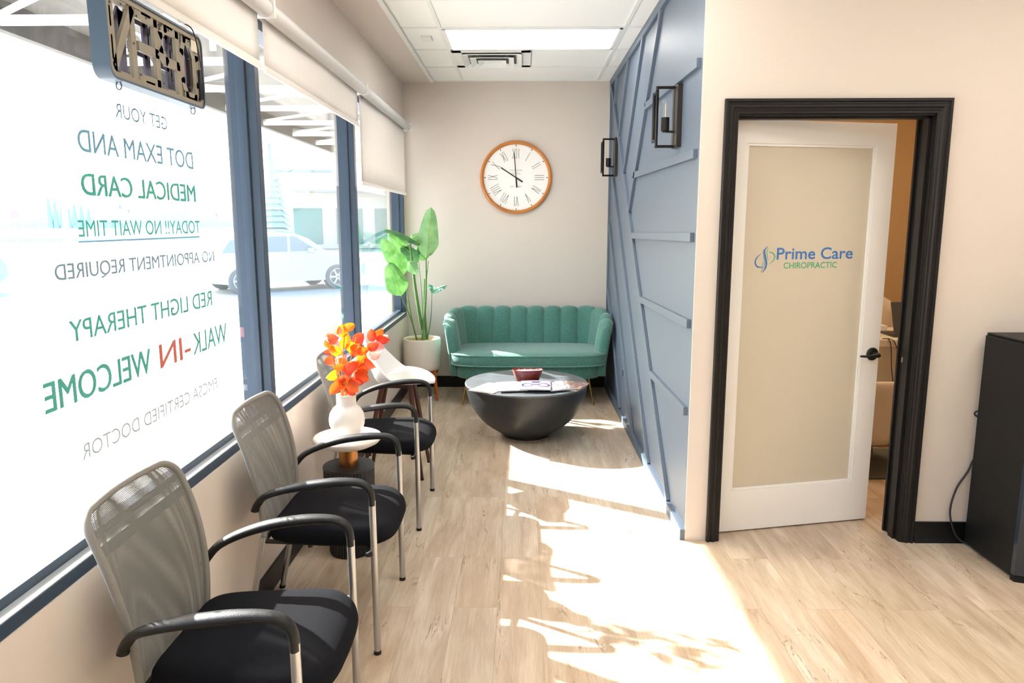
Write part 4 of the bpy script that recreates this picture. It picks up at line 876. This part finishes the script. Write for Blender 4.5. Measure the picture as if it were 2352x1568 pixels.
SUVP=[(-2.2,.45),(-2.25,.75),(-2.22,1.0),(-2.05,1.15),(-1.80,1.50),(-1.60,1.64),(-.6,1.70),(.15,1.66),(.55,1.50),(1.05,1.12),(1.7,1.02),(2.1,.90),(2.25,.70),(2.25,.42),(2.1,.30),(1.75,.28),(-1.8,.28),(-2.1,.32)]
SUVG=[[(-1.85,1.14),(-1.62,1.48),(-1.05,1.56),(-1.05,1.14)],[(-.98,1.14),(-.98,1.57),(-.1,1.58),(-.1,1.14)],[(-.02,1.14),(-.02,1.58),(.15,1.56),(.75,1.16)]]
hd_=math.atan2(.63,.78)
v=vehicle('suv','pale blue SUV parked side-on outside the second window','car',(-6.35,18.95,G-.02),hd_,SUVP,SUVG,M['suv'],4.5,1.82,(-1.36,1.32),.36)
for sg in (-1,1): obj('side_mirror',B().box(.45,.62,sg*.95-.08,sg*.95+.08,1.10,1.24),M['suv'],v,bev=.02)
v.scale=(.92,.95,.87)
for q_ in (-.7,.7): obj('roof_rail',B().tube([(-1.5,q_,1.72),(-.2,q_,1.76),(.2,q_,1.71)],.02,6),M['hub'],v)
def pg(u,v,dist):   # a point at ground distance dist along the sight line, dropped on the ground
    p=pix(u,v,10); d=Vector((p.x,p.y,0)).normalized(); return d*dist
CARB=mat('car_paint_hazed_blue','#9cc4dd',.3,coat=.5)  # car blue lightened, outdoor haze put into the paint
TRP=[(-2.7,.5),(-2.75,1.1),(-.75,1.12),(-.72,1.80),(.85,1.82),(1.35,1.22),(2.5,1.12),(2.75,.95),(2.75,.5),(2.4,.42),(-2.5,.42)]
p=pg(258,530,92); vehicle('pickup_truck','blue pickup truck far across the road','truck',(p.x,p.y,G),math.atan2(p.y,p.x)-PI/2,TRP,[[(-.6,1.2),(-.6,1.7),(.05,1.72),(.05,1.2)],[(.13,1.2),(.13,1.72),(.8,1.7),(1.15,1.22)]],M['truckp'],5.4,1.9,(-1.7,1.75),.42)
p=pg(-270,620,22); vehicle('car','blue car cut off by the left edge of the photo','car',(p.x,p.y,G),math.atan2(p.y,p.x)-PI/2+.1,SUVP,SUVG,CARB,4.5,1.8,(-1.36,1.32),.34)

# shop building across the lot
bl=thing('shop_building','pale single storey shop building across the parking lot','building',(-14,50,0))
p0=pg(630,500,50); p1=pg(925,500,50); th=math.atan2(p1.y-p0.y,p1.x-p0.x); ln=(p1-p0).length
MB=Matrix.Translation(p0)@Matrix.Rotation(th,4,'Z')
ORG[bl.name]=Vector(bl.location)
b=B(); b.box(0,ln+14,0,12,G,4.4,MB); obj('wall',b,M['bwall'],bl,smooth=False)
b=B(); b.box(-1.5,ln+15,-1.2,0,3.5,4.9,MB); obj('roof_band',b,M['broof'],bl,smooth=False)
b=B(); b.box(-1.6,ln+15.1,-1.3,-1.2,3.6,4.7,MB); obj('fascia',b,M['bwall'],bl,smooth=False)
for x0,x1,m_ in ((1.2,3.0,'bwin'),(3.9,5.6,'bwin'),(6.4,7.6,'bwin'),(9.0,11.2,'bwin'),(12.4,14,'bwin')):
    b=B(); b.box(x0,x1,-.06,.05,G+.3,2.5,MB); obj('window',b,M[m_],bl,smooth=False)

# trees, hedge, poles, fence
def bare_tree(h,seed,sp=.5):
    rnd=random.Random(seed); b=B()
    def grow(p,d,l,r,dep):
        q=p+d*l; b.tube([p,p+d*l*.5+Vector((rnd.uniform(-.04,.04)*l,rnd.uniform(-.04,.04)*l,0)),q],[r,r*.85,r*.65],5 if dep<2 else 3)
        if dep>=5: return
        for k_ in range(3 if dep else 4):
            nd=(d+Vector((rnd.uniform(-1,1),rnd.uniform(-1,1),rnd.uniform(-.25,.7)))*sp*1.3).normalized(); grow(p.lerp(q,rnd.uniform(.6,1)),nd,l*rnd.uniform(.58,.8),r*.55,dep+1)
    grow(Vector((0,0,0)),Vector((0,0,1)),h*.3,h*.018,0); return b
protos=[bare_tree(11,s) for s in (1,2,3)]
pm=[]
for i,pb in enumerate(protos):
    me=bpy.data.meshes.new('bare_tree'); pb.b.to_mesh(me); pb.b.free(); me.materials.append(M['bark']); pm.append(me)
tl=['leftmost bare tree in the far row outside','second bare tree from the left in the far row','third bare tree from the left in the far row','bare tree left of the dark conifer hedge','bare tree straight behind the dark conifer hedge','bare tree above the pickup truck','bare tree right of the pickup truck','rounded bare tree left of the first mullion','bare tree closest to the first mullion']
for i,(u,dst,s_) in enumerate(((15,92,1.15),(50,98,1.05),(85,90,1.1),(120,96,.95),(200,100,.95),(285,95,.85),(345,92,.8),(440,88,.75),(500,90,.72))):
    o=bpy.data.objects.new('bare_tree',pm[i%3]); COL.objects.link(o); p=pg(u,480,dst); o.location=(p.x,p.y,G); o.scale=(s_*.6,s_*.6,s_); o.rotation_euler=(0,0,i*1.3); tag(o,tl[i],'tree','bare trees in a row across the road')
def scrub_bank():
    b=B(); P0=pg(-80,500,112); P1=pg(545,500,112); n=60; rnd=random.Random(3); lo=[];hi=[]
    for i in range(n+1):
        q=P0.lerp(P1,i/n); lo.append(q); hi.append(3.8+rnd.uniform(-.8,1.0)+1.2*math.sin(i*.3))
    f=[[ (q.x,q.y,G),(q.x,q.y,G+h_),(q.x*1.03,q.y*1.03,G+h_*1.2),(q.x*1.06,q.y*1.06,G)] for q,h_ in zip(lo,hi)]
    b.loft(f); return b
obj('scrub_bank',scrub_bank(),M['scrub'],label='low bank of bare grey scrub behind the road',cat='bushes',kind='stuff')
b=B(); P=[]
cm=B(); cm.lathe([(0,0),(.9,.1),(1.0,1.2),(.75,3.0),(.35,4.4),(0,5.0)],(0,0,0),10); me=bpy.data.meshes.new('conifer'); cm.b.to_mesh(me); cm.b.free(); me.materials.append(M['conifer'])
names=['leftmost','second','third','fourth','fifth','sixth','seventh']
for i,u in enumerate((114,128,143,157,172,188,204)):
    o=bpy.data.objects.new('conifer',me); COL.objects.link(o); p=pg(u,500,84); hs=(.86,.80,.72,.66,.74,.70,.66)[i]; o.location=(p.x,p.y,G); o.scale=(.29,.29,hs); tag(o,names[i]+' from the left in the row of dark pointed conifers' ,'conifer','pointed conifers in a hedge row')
names2=None
def pole(u,v0,v1,dst,r,lab,cat='pole',lean=0):
    p=pg(u,v0,dst); zt=CAMH+ (pix(u,v1,10).z-CAMH)/math.hypot(pix(u,v1,10).x,10)*dst
    return p,zt
p,zt=pole(158,548,400,70,.1,'')
b=B(); b.tube([(p.x,p.y,G),(p.x,p.y,zt)],[.14,.08],8); obj('utility_pole',b,M['bark'],label='thin pole standing across the road right of the conifer hedge',cat='pole')
p,zt=pole(147,510,366,66,.1,'')
t=thing('street_light','tall street light with a flat head high above the trees','street light',(p.x,p.y,G)); obj('pole',B().tube([(p.x,p.y,G),(p.x,p.y,zt)],[.12,.06],8),M['hub'],t); obj('lamp_head',B().box(p.x-1.0,p.x+.6,p.y-.2,p.y+.2,zt-.05,zt+.15),M['hub'],t)
p,zt=pole(38,540,492,60,.05,'')
t=thing('stop_sign','red octagonal traffic sign on a post at the far left','road sign',(p.x,p.y,G)); obj('post',B().tube([(p.x,p.y,G),(p.x,p.y,zt+.3)],.05,6),M['hub'],t)
n_=Vector((p.x,p.y,0)).normalized(); sd=Vector((-n_.y,n_.x,0)); b=B(); b.prism([(.27*math.cos(R(22.5+45*i)),.27*math.sin(R(22.5+45*i))) for i in range(8)],lambda u,v:Vector((p.x,p.y,zt))+sd*u+Vector((0,0,v))-n_*.06,lambda u,v:Vector((p.x,p.y,zt))+sd*u+Vector((0,0,v))-n_*.1); obj('plate',b,M['stop'],t,smooth=False)
P0=pg(-60,500,80); P1=pg(540,500,80); b=B(); b.bar((P0.x,P0.y,.5),(P1.x,P1.y,.5),1.2,.08,(.7,-.7,0))
for i in range(24): q=P0.lerp(P1,i/23); b.box(q.x-.06,q.x+.06,q.y-.1,q.y+.02,G,1.15)
obj('fence',b,M['fence'],label='long pale low fence along the far side of the road',cat='fence',smooth=False)
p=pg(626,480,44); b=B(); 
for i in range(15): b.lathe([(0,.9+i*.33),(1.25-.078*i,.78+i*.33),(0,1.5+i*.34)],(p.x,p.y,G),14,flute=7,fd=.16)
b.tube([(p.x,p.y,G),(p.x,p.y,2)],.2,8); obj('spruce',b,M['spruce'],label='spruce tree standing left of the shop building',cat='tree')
